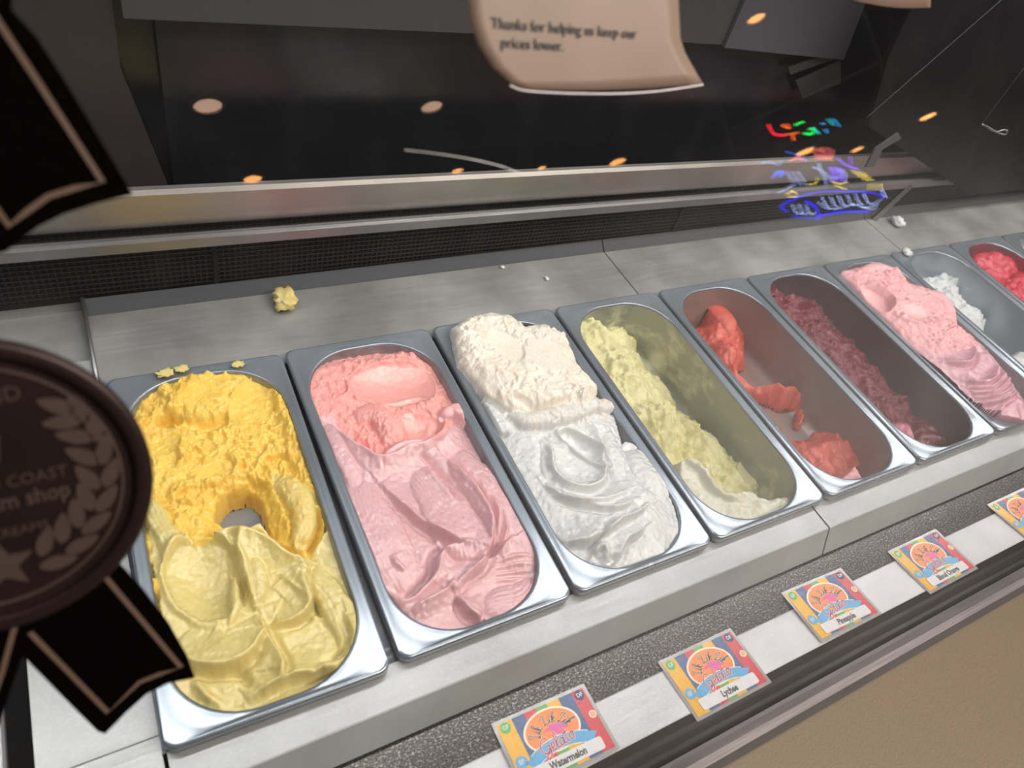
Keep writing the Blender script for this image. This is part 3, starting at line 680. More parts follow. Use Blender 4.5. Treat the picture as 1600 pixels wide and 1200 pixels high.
fr = low_mass(g, [(1045, 712), (1075, 715), (1110, 735), (1130, 765), (1160, 760), (1195, 770), (1222, 760), (1245, 780), (1250, 830), (1100, 830), (1040, 760)], -.012, .002, -.015, .012, .002)
m = fr > g.H; g.H = np.maximum(g.H, fr); g.tone = np.where(m, 1, g.tone); g.torn = np.where(m, .25, g.torn); g.H += m * .006 * g.fbm(45, 4, True)
g.fold([(1060, 720), (1090, 745), (1120, 780), (1160, 790)], .006, .012, .003, side=1, z=-.015)
M['g_lemon'] = mat_gelato('gelato_lemon', (216, 211, 164), (216, 214, 200), (190, 178, 112), .42)
g.done(M['g_lemon'], 'gelato', 'pale lemon gelato scraped thin down the pan with a whitish heap at the front')

# --- coral
g = Field(4, .0011, 44, -.05); g.tone[:] = 0
g.H = low_mass(g, [(1085, 505), (1120, 488), (1150, 495), (1172, 520), (1172, 560), (1160, 575), (1180, 592), (1230, 600), (1270, 612), (1300, 632), (1322, 650), (1310, 652), (1270, 630), (1230, 625), (1180, 606), (1150, 598), (1110, 560)], -.044, .002, -.055, .026, .003)
h2 = low_mass(g, [(1225, 650), (1240, 670), (1265, 680), (1290, 655), (1345, 655), (1345, 690), (1370, 700), (1385, 705), (1395, 740), (1300, 760), (1230, 700)], -.056, .002, -.055, .024, .003)
h3 = low_mass(g, [(1255, 600), (1275, 590), (1285, 612), (1270, 625), (1260, 660), (1250, 655)], -.066, .002, -.06, .008, .002)
g.H = np.maximum(np.maximum(g.H, h2), h3); mk1 = (g.H > -DEPTH).astype(float); g.rough(mk1, .006, 75); g.torn *= .8
g.ribbon([(1105, 480), (1128, 500), (1140, 520)], -.040, .010, .016, z=-.045)
fr = low_mass(g, [(1228, 690), (1250, 700), (1275, 728), (1310, 738), (1335, 715), (1350, 740), (1392, 725), (1400, 770), (1260, 770)], -.018, .002, -.018, .008, .0015)
m = fr > g.H; g.H = np.maximum(g.H, fr); g.tone = np.where(m, 1, g.tone); g.torn = np.where(m, .05, g.torn); g.H += m * .003 * g.fbm(35, 3)
M['g_coral'] = mat_gelato('gelato_coral', (206, 98, 86), (214, 148, 150), (178, 72, 62), .32)
g.done(M['g_coral'], 'gelato', 'coral red sorbet remains, a lump at the back and a trail to the front')

# --- plum
g = Field(5, .0011, 55, -.05); g.tone[:] = 0
g.H = np.maximum(np.maximum(wedge(g, .11, -.010, .80, .040), low_mass(g, [(1190, 430), (1250, 425), (1300, 465), (1322, 500), (1345, 525), (1365, 545), (1385, 565), (1400, 590), (1380, 640), (1290, 560), (1190, 470)], -.044, .003, -.045, .04, .006)), low_mass(g, [(1300, 560), (1370, 545), (1400, 590), (1440, 620), (1450, 680), (1400, 690), (1340, 620)], -.052, .003, -.052, .03))
mk1 = (g.H > -DEPTH).astype(float); g.rough(mk1, .010, 66)
h2 = low_mass(g, [(1420, 630), (1480, 640), (1520, 670), (1500, 710), (1410, 700)], -.050, .002, -.05, .02); g.H = np.maximum(g.H, h2)
fr = low_mass(g, [(1385, 652), (1420, 655), (1440, 680), (1475, 692), (1495, 690), (1514, 672), (1525, 700), (1440, 730), (1380, 690)], -.016, .002, -.016, .010, .0015)
m = fr > g.H; g.H = np.maximum(g.H, fr); g.tone = np.where(m, 1, g.tone); g.torn = np.where(m, .1, g.torn)
M['g_plum'] = mat_gelato('gelato_plum', (116, 38, 54), (188, 108, 128), (96, 30, 44), .26, fine=.0005)
g.done(M['g_plum'], 'gelato', 'dark plum red sorbet scraped along the left of its pan')

# --- pale pink heap
g = Field(6, .0011, 66, -.002, pad=.014)
body = g.inside([(1314, 420), (1360, 412), (1405, 414), (1420, 440), (1460, 450), (1475, 475), (1498, 495), (1500, 510), (1540, 540), (1575, 585), (1600, 620), (1640, 660), (1600, 672), (1560, 655), (1510, 620), (1450, 560), (1400, 510), (1350, 460)], .002, .006); dsd = g.lastsd
top = g.inside([(1300, 400), (1430, 400), (1510, 490), (1530, 545), (1470, 560), (1440, 545), (1390, 505), (1310, 430)], .006, .006)
g.tone = 1 - top
g.H = -.004 + .020 * np.clip(-dsd / .035, 0, 1) ** .5 + .004 * g.fbm(14, 2); g.H = np.where(dsd > 0, -.012 - dsd, g.H)
g.rough(top, .006, 70)
g.scoop((1365, 465), .03, .03, 0, .006, .001, .01); g.scoop((1430, 495), .034, .024, -30, .008, .002, .01)
g.ribbon([(1345, 425), (1375, 420), (1408, 435)], .008, .010, .013, z=.01, torn=.8); g.ribbon([(1440, 455), (1470, 465), (1490, 490)], .006, .010, .014, z=.01, torn=.9)
g.rough(g.inside([(1445, 500), (1500, 500), (1520, 540), (1480, 550), (1450, 530)], .004, .01), .006, 100)
g.fold([(1470, 570), (1500, 580), (1512, 560), (1500, 548)], .006, .010, .003, side=1, z=.004)
for k in range(5): g.fold([(1500 + 6 * k, 600 + 8 * k), (1530 + 6 * k, 612 + 6 * k), (1545 + 8 * k, 590 + 8 * k)], .005, .008, .0028, z=.004)
g.fold([(1555, 655), (1560, 620), (1545, 580), (1530, 560)], .006, .012, .003, z=.004)
g.H += (1 - top) * (.002 * g.fbm(32, 3))
g.crisp()
M['g_rose'] = mat_gelato('gelato_rose', (236, 180, 184), (218, 168, 182), (226, 150, 158), .28)
g.done(M['g_rose'], 'gelato', 'pale pink gelato heaped above its rim, rough at the back and swirled in front', over=((dsd < .0015) & (g.sd < .010)).astype(float))

# --- white crumbs
g = Field(7, .0012, 77, -.05); g.tone[:] = 1
g.H = low_mass(g, [(1425, 425), (1460, 420), (1510, 430), (1512, 460), (1520, 480), (1552, 495), (1545, 520), (1520, 515), (1490, 505), (1460, 480), (1415, 450)], -.036, .002, -.045, .028, .006)
h2 = low_mass(g, [(1540, 560), (1600, 540), (1660, 600), (1620, 640), (1560, 600)], -.045, .002, -.04, .014, .006); g.H = np.maximum(g.H, h2)
g.rough((g.H > -DEPTH).astype(float), .014, 60)
M['g_snow'] = mat_gelato('gelato_snow', (214, 220, 224), (216, 220, 224), (190, 196, 202), .45)
g.done(M['g_snow'], 'gelato', 'crumbly white gelato remains lying in the nearly empty pan')

# --- crimson
g = Field(8, .0012, 88, -.03); g.tone[:] = 0
g.H = low_mass(g, [(1500, 395), (1545, 388), (1600, 410), (1640, 470), (1700, 560), (1640, 540), (1580, 470), (1520, 430)], -.020, .003, -.025, .02)
g.rough((g.H > -DEPTH).astype(float), .007, 60); g.torn *= .6
M['g_crimson'] = mat_gelato('gelato_crimson', (204, 52, 78), (214, 90, 110), (160, 26, 50), .28)
g.done(M['g_crimson'], 'gelato', 'glossy crimson sorbet filling the pan near the right edge')
g = Field(9, .0016, 99, -.03); g.H = low_mass(g, [(1575, 372), (1640, 370), (1700, 420), (1620, 400)], -.030, .003, -.025, .02)
g.rough((g.H > -DEPTH).astype(float), .006, 60)
g.done(M['g_snow'], 'gelato', 'white gelato in the last pan at the right edge')
#GELATO_END

# loose crumbs dropped on the deck and flange
def crumb(u, v, r, mat, label, seed, z=-.0118):
    p = on_z(u, v, z + r * .4); bm = bmesh.new(); bmesh.ops.create_icosphere(bm, subdivisions=3, radius=r); pr = Perlin(seed)
    for q in bm.verts:
        k = pr(np.array(q.co.x / r * 1.6 + 3), np.array(q.co.y / r * 1.6 + q.co.z / r * 1.3)); k2 = pr(np.array(q.co.x / r * 4), np.array(q.co.y / r * 4 + q.co.z / r * 3))
        k3 = pr(np.array(q.co.x / r * 8 + 5), np.array(q.co.y / r * 8 + q.co.z / r * 7 + 2)); q.co *= 1 + .55 * float(k) + .55 * float(k2) + .3 * float(k3); q.co.z *= .6; q.co.x *= .92; q.co.y *= 1.25
    zmin = min(q.co.z for q in bm.verts); me = bpy.data.meshes.new('gelato_crumb'); bm.to_mesh(me); bm.free(); me.materials.append(mat)
    at = me.attributes.new('tone', 'FLOAT', 'POINT'); at.data.foreach_set('value', [1.0] * len(me.vertices)); at = me.attributes.new('torn', 'FLOAT', 'POINT'); at.data.foreach_set('value', [.7] * len(me.vertices))
    o = bpy.data.objects.new('gelato_crumb', me); COL.objects.link(o); o.location = (p[0], p[1], z + .0001 - zmin); me.shade_smooth(); tag(o, label, 'crumb'); return o
crumb(445, 471, .0135, M['g_yellow'], 'yellow gelato crumb dropped on the steel deck behind the yellow pan', 4)
crumb(1402, 349, .011, M['g_snow'], 'white crumb on the steel deck at the foot of the grille post', 5)
crumb(1416, 395, .008, M['g_snow'], 'small white crumb on the flange behind the crumbly white pan', 6, -.0018)
for k, (u, v, rr_) in enumerate([(258, 585, .0065), (284, 578, .0055), (372, 570, .005)]):
    o = crumb(u, v, rr_, M['g_yellow'], ['yellow smear on the back flange of the yellow pan, leftmost', 'yellow smear on the back flange of the yellow pan, middle one', 'yellow smear on the back flange of the yellow pan, rightmost'][k], 20 + k, 0.0)
    o.scale = (1.3, .7, .35)
crumb(785, 418, .0028, M['g_snow'], 'tiny white fleck on the deck behind the heaped white pan', 7)
crumb(854, 436, .0028, M['g_snow'], 'tiny white fleck on the deck behind the lemon pan', 8)

# ------------------------------------------------------------------ price cards on the label shelf
PC = {k: mat_plain('print_' + k, c, .3) for k, c in dict(yellow=(236, 178, 50), blue=(58, 92, 142), red=(206, 62, 76), green=(96, 170, 88), orange=(242, 140, 74), cream=(250, 236, 214),
      sky=(98, 172, 222), white=(228, 226, 230), navy=(36, 52, 104), pink=(224, 92, 170), ink=(34, 38, 48), berry=(188, 44, 96), gtag=(72, 178, 92), peach=(238, 178, 140), greytext=(70, 70, 74)).items()}
CW, CH = .0945, .0615
def ell(cx, cy, rx, ry, n=40, a0=0, a1=360): return [(cx + rx * math.cos(math.radians(a0 + (a1 - a0) * k / n)), cy + ry * math.sin(math.radians(a0 + (a1 - a0) * k / n))) for k in range(n + (0 if a1 - a0 == 360 else 1))]
def rr2(x0, y0, x1, y1, r): return [(p[0], p[1]) for p in rrect(x0, y0, x1, y1, r, 0, None, 5, 1)]
def stroke(q, pts, wd, O, U, V, N, t0, t1, smooth=True, mi=0):
    P = catmull(pts, 5) if smooth else [np.array(p, float) for p in pts]; L, Rr = [], []
    for i, p in enumerate(P):
        d = P[min(i + 1, len(P) - 1)] - P[max(i - 1, 0)]; d = d / (np.hypot(*d) + 1e-9); n = np.array([-d[1], d[0]]) * wd / 2; L.append(p + n); Rr.append(p - n)
    O, U, V, N = map(np.array, (O, U, V, N)); v = []
    for h in (t0, t1): v += [O + U * a[0] + V * a[1] + N * h for a in L] + [O + U * a[0] + V * a[1] + N * h for a in Rr]
    n = len(P); f = []
    for i in range(n - 1):
        f += [(i, i + 1, n + i + 1, n + i), (2 * n + i, 3 * n + i, 3 * n + i + 1, 2 * n + i + 1), (i, 2 * n + i, 2 * n + i + 1, i + 1), (n + i, n + i + 1, 3 * n + i + 1, 3 * n + i)]
    f += [(0, n, 3 * n, 2 * n), (n - 1, 3 * n - 1, 4 * n - 1, 2 * n - 1)]; q.add(v, f, mi)
# hand-drawn script letters on a unit em: x right, y up
LET = {
 'L': ([[(.16, .72), (.2, .9), (.36, 1.0), (.46, .9), (.36, .72), (.28, .4), (.22, .12), (.08, .02), (.04, .1), (.16, .12), (.36, .02), (.54, .04), (.62, .2)]], .62),
 'i': ([[(.04, .1), (.14, .5), (.12, .12), (.2, .03), (.32, .12)], [(.17, .68), (.19, .74)]], .26),
 'k': ([[(.06, .02), (.16, .55), (.28, .98), (.2, 1.0), (.12, .7), (.06, .02)], [(.08, .3), (.28, .52), (.34, .42), (.14, .3)], [(.16, .3), (.3, .04), (.42, .1)]], .42),
 'G': ([[(.62, .8), (.5, 1.0), (.26, .92), (.1, .6), (.12, .25), (.3, .08), (.5, .2), (.58, .45), (.4, .48)], [(.58, .45), (.54, .0), (.38, -.28), (.2, -.22), (.3, -.02), (.62, .1)]], .64),
 'e': ([[(.04, .2), (.22, .3), (.24, .48), (.12, .5), (.05, .28), (.14, .04), (.3, .1)]], .28),
 'l': ([[(.04, .15), (.2, .6), (.22, .96), (.13, .95), (.08, .5), (.1, .08), (.2, .03), (.28, .1)]], .25),
 'a': ([[(.3, .42), (.16, .5), (.05, .25), (.12, .03), (.26, .15), (.32, .46), (.3, .1), (.36, .03), (.44, .1)]], .4),
 't': ([[(.16, .9), (.1, .3), (.14, .05), (.26, .08)], [(.0, .62), (.3, .68)]], .26),
 'o': ([[(.18, .5), (.05, .3), (.12, .03), (.26, .15), (.26, .42), (.16, .5), (.28, .44), (.38, .48)]], .34)}
def script(q, word, size, place, wd, fr, t0, t1, mi=0, wide=1.0):
    x = 0
    for ch in word:
        st, adv = LET[ch]
        for s_ in st: stroke(q, [place((x + p[0] * wide) * size, p[1] * size) for p in s_], wd, *fr, t0, t1, True, mi)
        x += adv * wide
    return x * size
def text_mesh(name, body, size, mat, parent, M4, thick=.0001, shear=0.0, ax='CENTER', bold=.0, sx=1.0):
    cu = bpy.data.curves.new(name, 'FONT'); cu.body = body; cu.size = size; cu.extrude = thick; cu.align_x = ax; cu.align_y = 'CENTER'; cu.shear = shear; cu.offset = bold; cu.resolution_u = 2
    o = bpy.data.objects.new(name, cu); COL.objects.link(o); dg = bpy.context.evaluated_depsgraph_get(); me = bpy.data.meshes.new_from_object(o.evaluated_get(dg))
    COL.objects.unlink(o); bpy.data.objects.remove(o)
    for v in me.vertices: v.co.x *= sx
    me.materials.clear(); me.materials.append(mat); n = bpy.data.objects.new(name, me); COL.objects.link(n); n.parent = parent; n.matrix_local = M4; return n
def card(x, y, z, rotz, flavour, label):
    tilt = -.115          # shelf ramp, rises towards the customer
    e = empty('price_card', (x, y, z), (-.0, 0, rotz)); e.rotation_euler = (tilt, 0, rotz); tag(e, label, 'price card', 'price cards on the label shelf')
    fr = ((0, 0, 0), (1, 0, 0), (0, 1, 0), (0, 0, 1)); W, H = CW, CH
    q = MB(); q.frame_prism(rr2(0, 0, W, H, .001), *fr, 0, .0004); q.build('laminate', M['laminate'], e)
    def L(u, v): return (u * W, (1 - v) * H)
    q = MB(); names = ['yellow', 'blue', 'red', 'green', 'orange', 'cream', 'sky', 'white', 'pink', 'navy', 'gtag', 'peach', 'ink', 'berry', 'greytext']; mats = [PC[n] for n in names]; mi = {n: k for k, n in enumerate(names)}
    def poly(n, pts, lvl): q.frame_prism([L(*p) for p in pts], *fr, .0004 + (.00012 * lvl if lvl else 0) * .0, .00052 + .00012 * lvl, mi[n])
    cols = [('yellow', .035, .19), ('blue', .19, .32), ('red', .32, .44), ('green', .44, .56), ('yellow', .56, .69), ('blue', .69, .83), ('red', .83, .965)]
    for n, a, b in cols:
        poly(n, [(a, .05), (b, .05), (b, .95), (a, .95)], 0)
    poly('cream', ell(.50, .40, .285, .30), 1); poly('orange', ell(.50, .40, .265, .272), 2)
    poly('sky', [(.13, .66), (.24, .60), (.24, .74), (.13, .80), (.18, .73)], 2); poly('sky', [(.76, .60), (.88, .66), (.83, .73), (.88, .80), (.76, .74)], 2)
    arc = [(.20 + .6 * k / 12, .61 - .0 + .10 * ((k / 12 - .5) ** 2) * 4 - .10) for k in range(13)]
    poly('cream', [(a, b - .012) for a, b in arc] + [(a, b + .172) for a, b in arc[::-1]], 3); poly('sky', arc + [(a, b + .16) for a, b in arc[::-1]], 4)
    poly('pink', [(.40, .40), (.50, .33), (.60, .36), (.66, .46), (.56, .44), (.60, .53), (.50, .46), (.48, .40)], 3)
    poly('cream', ell(.925, .44, .038, .055, 20), 2); poly('peach', ell(.925, .44, .028, .042, 20), 3)
    poly('white', [(p[0], p[1]) for p in rr2(.13, .74, .88, .915, .03)], 5)
    for n, c, r in (('gtag', (.105, .13), .05), ('sky', (.105, .62), .055), ('navy', (.90, .13), .05)): poly(n, ell(c[0], c[1], r, r * W / H, 24), 2)
    q.build('card_print', mats, e)
    q = MB()
    for k, a in enumerate((-52, 0, 48)):              # three arched words
        w_ = 1.30 * .0100
        for dd, mm, wd in ((.00118, 0, .0013), (.0013, 1, .00070)):
            def place(px, py, a=a):
                t = math.radians(a * 1.12) + (px - w_ / 2) / .0150 * .92; rr_ = .0118 + py
                return (.50 * W + rr_ * math.sin(t) * 1.12, (1 - .47) * H + rr_ * math.cos(t) * .80)
            script(q, 'Lik', .0100, place, wd, fr, .0006 + .0, dd if mm else dd, [0, 1][mm])
    q.build('shop_lettering', [PC['cream'], PC['ink']], e)
    q = MB()
    for mm, wd, hh in ((0, .0018, .0012), (1, .0010, .00132)):
        script(q, 'Gelato', .0128, lambda px, py: (px + L(.30, 0)[0], py + L(0, .685)[1] + .10 * px), wd, fr, .0008, hh, mm, 1.25)
    q.build('gelato_lettering', [PC['cream'], PC['berry']], e)
    q0 = Matrix.Translation((L(.505, 0)[0], L(0, .83)[1], .0012))
    text_mesh('flavour_name', flavour, .0086, PC['greytext'], e, q0, .0001, .12, bold=.00030, sx=.80)
    for tx, c in (('GF', (.105, .13)), ('EF', (.105, .62)), ('DF', (.90, .13))):
        text_mesh('badge_text', tx, .0052, PC['white'], e, Matrix.Translation((*L(*c), .0009)), .0001, bold=.0001)
    return e
def place_card(tl, tr, bl, fl, lab, z=-.0437):
    a, b, c = on_z(*tl, z), on_z(*tr, z), on_z(*bl, z); rz = math.atan2(b[1] - a[1], b[0] - a[0])
    up = np.array([-math.sin(rz), math.cos(rz)]); o = (a[:2] + c[:2]) / 2 - up * CH / 2 - .0 * up
    return card(o[0], o[1], z + .0016, rz, fl, lab)
place_card((767, 1132), (913, 1068), (820, 1240), 'Watermelon', 'laminated price card lettered Watermelon, nearest the camera')
place_card((1026, 1032), (1140, 979), (1093, 1127), 'Lychee', 'laminated price card lettered Lychee')
place_card((1223, 927), (1313, 889), (1283, 1000), 'Pineapple', 'laminated price card lettered Pineapple')
place_card((1382, 862), (1463, 824), (1460, 925), 'Blood Orange', 'laminated price card lettered Blood Orange')
place_card((1540, 789), (1612, 756), (1612, 842), '', 'laminated price card cut off by the right edge of the photo')

# ------------------------------------------------------------------ medals stuck on the glass
t = NT('medal_bronze'); t.p(lin((88, 66, 60)), .42, .55); n_ = t.noise(5, 3); t.l(t.mixc(t.ramp(n_, .3, .7), lin((48, 35, 34)), lin((78, 60, 57))), t.b.inputs['Base Color']); M['bronze'] = t.m
M['bronze_light'] = mat_plain('medal_bronze_light', (88, 72, 66), .5, .2)
M['ribbon'] = mat_plain('ribbon_black', (4, 2, 2), .9, **{'Specular IOR Level': .05})
M['trim'] = mat_plain('ribbon_bronze_trim', (112, 90, 76), .6)
M['gold'] = mat_plain('medal_gold', (214, 150, 66), .45, .2)
FRG = (G0, (1, 0, 0), GS, GN)
def gp(l): return [on_glass(u, v) for u, v in l]
med = empty('award_medal', tuple(glass_pt(-.0371, .3611, .004))); tag(med, 'round bronze award medal with laurel and black ribbon tails on the glass', 'medal')
def onmed(o): o.parent = med; o.location = -med.location; return o
mc, mr = (-.0371, .3611), .0640
def disc(q, r, t0, t1, mi=0, n=96): q.frame_prism([(mc[0] + p[0], mc[1] + p[1]) for p in ell(0, 0, r, r, n)], *FRG, t0, t1, mi)
def ringm(q, r0, r1, t0, t1, n=96):
    prof = [(r0, t0), (r0, t1 - .0006), (r0 + (r1 - r0) * .3, t1), (r0 + (r1 - r0) * .7, t1), (r1, t1 - .0008), (r1, t0)]; v = []
    for k in range(n):
        a = 2 * math.pi * k / n
        for r, h in prof: v.append(glass_pt(mc[0] + r * math.cos(a), mc[1] + r * math.sin(a), h))
    m = len(prof); q.add(v, [(k * m + i, ((k + 1) % n) * m + i, ((k + 1) % n) * m + (i + 1) % m, k * m + (i + 1) % m) for k in range(n) for i in range(m)])
q = MB(); disc(q, mr * .985, .0072, .0086); onmed(q.build('face', M['bronze']))
q = MB(); ringm(q, mr * .885, mr, .0070, .0112); onmed(q.build('rim', M['bronze'], None, True))
q = MB(); ringm(q, mr * .80, mr * .825, .0084, .0095); onmed(q.build('inner_ring', M['bronze_light']))
def leafp(u, v, ln, wd, ang):
    c = on_glass(u, v); a = math.radians(ang); pts = []
    for k in range(16):
        t_ = 2 * math.pi * k / 16; lx = ln / 2 * math.cos(t_); ly = wd / 2 * math.sin(t_) * (1 - .25 * math.cos(t_)) * abs(math.sin(t_)) ** .3 if True else 0
        pts.append((c[0] + lx * math.cos(a) - ly * math.sin(a), c[1] + lx * math.sin(a) + ly * math.cos(a)))
    return pts
leaves = [(88, 623, 150), (122, 627, 108), (97, 648, 175), (146, 655, 92), (116, 670, 160), (162, 690, 72), (128, 700, 140), (172, 725, 62), (136, 733, 118), (166, 765, 48),
          (133, 762, 100), (150, 802, 28), (119, 787, 88), (128, 835, 18), (98, 810, 78), (72, 830, 66), (92, 862, 0)]
for u, v, a in leaves:
    q = MB(); q.frame_prism(leafp(u, v, .0142, .0062, a), *FRG, .0084, .0096); onmed(q.build('leaf', M['bronze_light']))
star = []
for k in range(10):
    c = on_glass(6, 868); r = .0125 if k % 2 == 0 else .0055; a = math.radians(90 + 36 * k); star.append((c[0] + r * math.cos(a), c[1] + r * math.sin(a)))
q = MB(); q.frame_prism(star, *FRG, .0084, .0098); onmed(q.build('star', M['bronze_light']))
GM = Matrix(((1, 0, 0, 0), (0, GS[1], GN[1], 0), (0, GS[2], GN[2], 0), (0, 0, 0, 1)))
def gtext(name, body, u, v, size, mat, parent, off, ax='RIGHT', sx=1.0, bold=0.0, rot=0.0, shear=0.0):
    x, s_ = on_glass(u, v); p = glass_pt(x, s_, off)
    T = Matrix.Translation(Vector(p)) @ GM @ Matrix.Rotation(math.radians(rot), 4, 'Z')
    o = text_mesh(name, body, size, mat, None, T, .0002, shear, ax, bold, sx)
    if parent is not None: o.parent = parent; o.matrix_local = Matrix.Translation(-parent.location) @ T
    return o
gtext('medal_lettering', '2ND', 36, 603, .0085, M['bronze_light'], med, .0092)
gtext('medal_lettering', 'GOLD COAST', 106, 722, .0070, M['bronze_light'], med, .0092, sx=.95)
gtext('medal_lettering', 'Cream shop', 110, 750, .0098, M['bronze_light'], med, .0092, bold=.0002, sx=.85)
gtext('medal_lettering', 'ICE CREAMS', 78, 803, .0056, M['bronze_light'], med, .0092)
q = MB(); q.frame_prism(gp([(-20, 660), (2, 668), (2, 710), (-20, 712)]), *FRG, .0084, .0094); onmed(q.build('numeral', M['bronze_light']))
def tail(parent, outline, trims, off=.004):
    q = MB(); q.frame_prism(gp(outline), *FRG, off, off + .0018); r = onmed(q.build('ribbon_tail', M['ribbon'])) if parent is med else q.build('ribbon_tail', M['ribbon'])
    q = MB()
    for tr in trims: stroke(q, gp(tr), .0021, *FRG, off + .0017, off + .0023, False)
    tmesh = q.build('trim_stripe', M['trim'], r)
    return r
tail(med, [(120, 880), (182, 868), (222, 912), (262, 965), (290, 1015), (302, 1048), (262, 1056), (228, 1072), (195, 1102), (164, 1134), (152, 1130), (110, 1088), (30, 1006), (38, 950)],
     [[(158, 884), (281, 1031), (246, 1042), (216, 1054), (168, 1100), (48, 976)]])
tail(med, [(-60, 900), (36, 930), (38, 1008), (20, 1060), (2, 1115), (-40, 1200), (-120, 1100)], [[(10, 944), (26, 962), (6, 1035), (-20, 1110)]], .0041)
med2 = empty('award_rosette', tuple(glass_pt(-.03, .49, .004))); tag(med2, 'black ribbon tail and gold edge of a second award at top left', 'medal')
r = tail(None, [(-90, -120), (20, -110), (20, 18), (60, 62), (110, 140), (160, 224), (206, 302), (150, 316), (100, 332), (60, 352), (10, 390), (-40, 400), (-120, 200)],
         [[(-30, -10), (2, 40), (60, 128), (160, 283), (118, 292), (76, 305), (44, 328), (16, 350), (-20, 300)]], .004)
r.parent = med2; r.location = -med2.location
q = MB(); q.frame_prism([(x - .012, y + .012) for x, y in ell(*on_glass(-30, -28), .024, .024, 40)], *FRG, .006, .0085); o = q.build('rosette_disc', M['gold'], med2); o.location = -med2.location

# ------------------------------------------------------------------ paper sign on the glass
t = NT('sign_paper'); t.p(lin((205, 172, 152)), .45); n_ = t.noise(14, 3); t.l(t.mixc(t.ramp(n_, .3, .7), lin((150, 128, 114)), lin((164, 140, 128))), t.b.inputs['Base Color']); M['paper'] = t.m
def sheet_on_glass(name, left, right, rows, label, curl, thick=.0005):
    e = empty(name, tuple(glass_pt(*on_glass(*rows[0]), .004))); tag(e, label, 'sign'); return e
LE = [(722, -260), (723, -140), (725, 0), (729, 35), (742, 72), (764, 106), (790, 128), (812, 140)]
RE = [(1040, -260), (1046, -140), (1052, 0), (1055, 60), (1062, 82), (1070, 97), (1080, 114), (1090, 131)]
def curved_sheet(LE, RE, mat, nm, parent, off0, curl, th, inset=0.0):
    n = 14; v = []; rows = len(LE)
    for side in (0, 1):
        for i in range(rows):
            a, b = np.array(LE[i], float), np.array(RE[i], float)
            for k in range(n + 1):
                f = inset + (1 - 2 * inset) * k / n; sag = (i / (rows - 1)) ** 3 * 5 * math.sin(math.pi * f)
                x, s_ = on_glass(*(a + (b - a) * f + np.array([0, sag])))
                h = off0 + curl * (i / (rows - 1)) ** 3 * (.35 + .65 * abs(2 * f - 1)); v.append(glass_pt(x, s_, h + side * th))
    m = n + 1; N = rows * m; f = []
    for i in range(rows - 1):
        for k in range(n):
            a = i * m + k; f += [(a, a + 1, a + m + 1, a + m), (N + a, N + a + m, N + a + m + 1, N + a + 1)]
    for k in range(n): f += [(k, N + k, N + k + 1, k + 1), (N - m + k, N - m + k + 1, 2 * N - m + k + 1, 2 * N - m + k)]
    for i in range(rows - 1):
        for a in (i * m, i * m + n): f.append((a, a + m, N + a + m, N + a))
    o = fixn(mk(nm, v, f, mat, None, True)); o.parent = parent; o.location = -parent.location; return o
sg = empty('notice_sheet', tuple(glass_pt(*on_glass(900, 0), .004))); tag(sg, 'beige laminated notice thanking customers, taped to the upper glass', 'sign')
curved_sheet(LE, RE, M['paper'], 'paper', sg, .0036, .0, .0005)
gtext('notice_lettering', 'Thanks for helping us keep our', 880, 47, .0069, PC['greytext'], sg, .0048, 'CENTER', 1.0, .0, -1.2)
gtext('notice_lettering', 'prices lower.', 826, 71, .0069, PC['greytext'], sg, .0048, 'CENTER', 1.0, .0, -1.2)
q = MB(); bl = [np.array(p) for p in [(790, 134), (812, 142), (870, 146), (950, 147), (1020, 143), (1090, 133)]]
q.tube([glass_pt(*on_glass(*p), .0043) for p in catmull(bl, 5)], .0005, 6); o = q.build('laminate_edge', mat_plain('laminate_edge', (206, 200, 205), .2)); o.parent = sg; o.location = -sg.location
sg2 = empty('notice_sheet', tuple(glass_pt(*on_glass(1385, -20), .004))); tag(sg2, 'lower edge of a second beige notice at the top right', 'sign')
curved_sheet([(1312, -150), (1318, -60), (1322, -30), (1326, 2)], [(1450, -150), (1447, -60), (1446, -30), (1445, 13)], M['paper'], 'paper', sg2, .0036, 0, .0005)
# wire hook near the right edge
cl = empty('wire_hook', (0, 0, 0)); P_ = [on_y(u, v, .30) for u, v in [(1534, 194), (1546, 200), (1558, 207), (1570, 210), (1574, 205), (1568, 203), (1556, 206), (1544, 200)]]
q = MB(); q.tube(catmull(P_, 5), .0012, 6); P2 = [P_[0], P_[0] + np.array([0, .0, .12]), np.array([P_[0][0], .30, .641])]; q.tube(P2[0:3], .0003, 5)
o = q.build('wire_hook', M['lip'], None, True); bpy.data.objects.remove(cl); o.name = 'wire_hook'; tag(o, 'bent wire hook hanging in the dark right part of the case', 'hook')

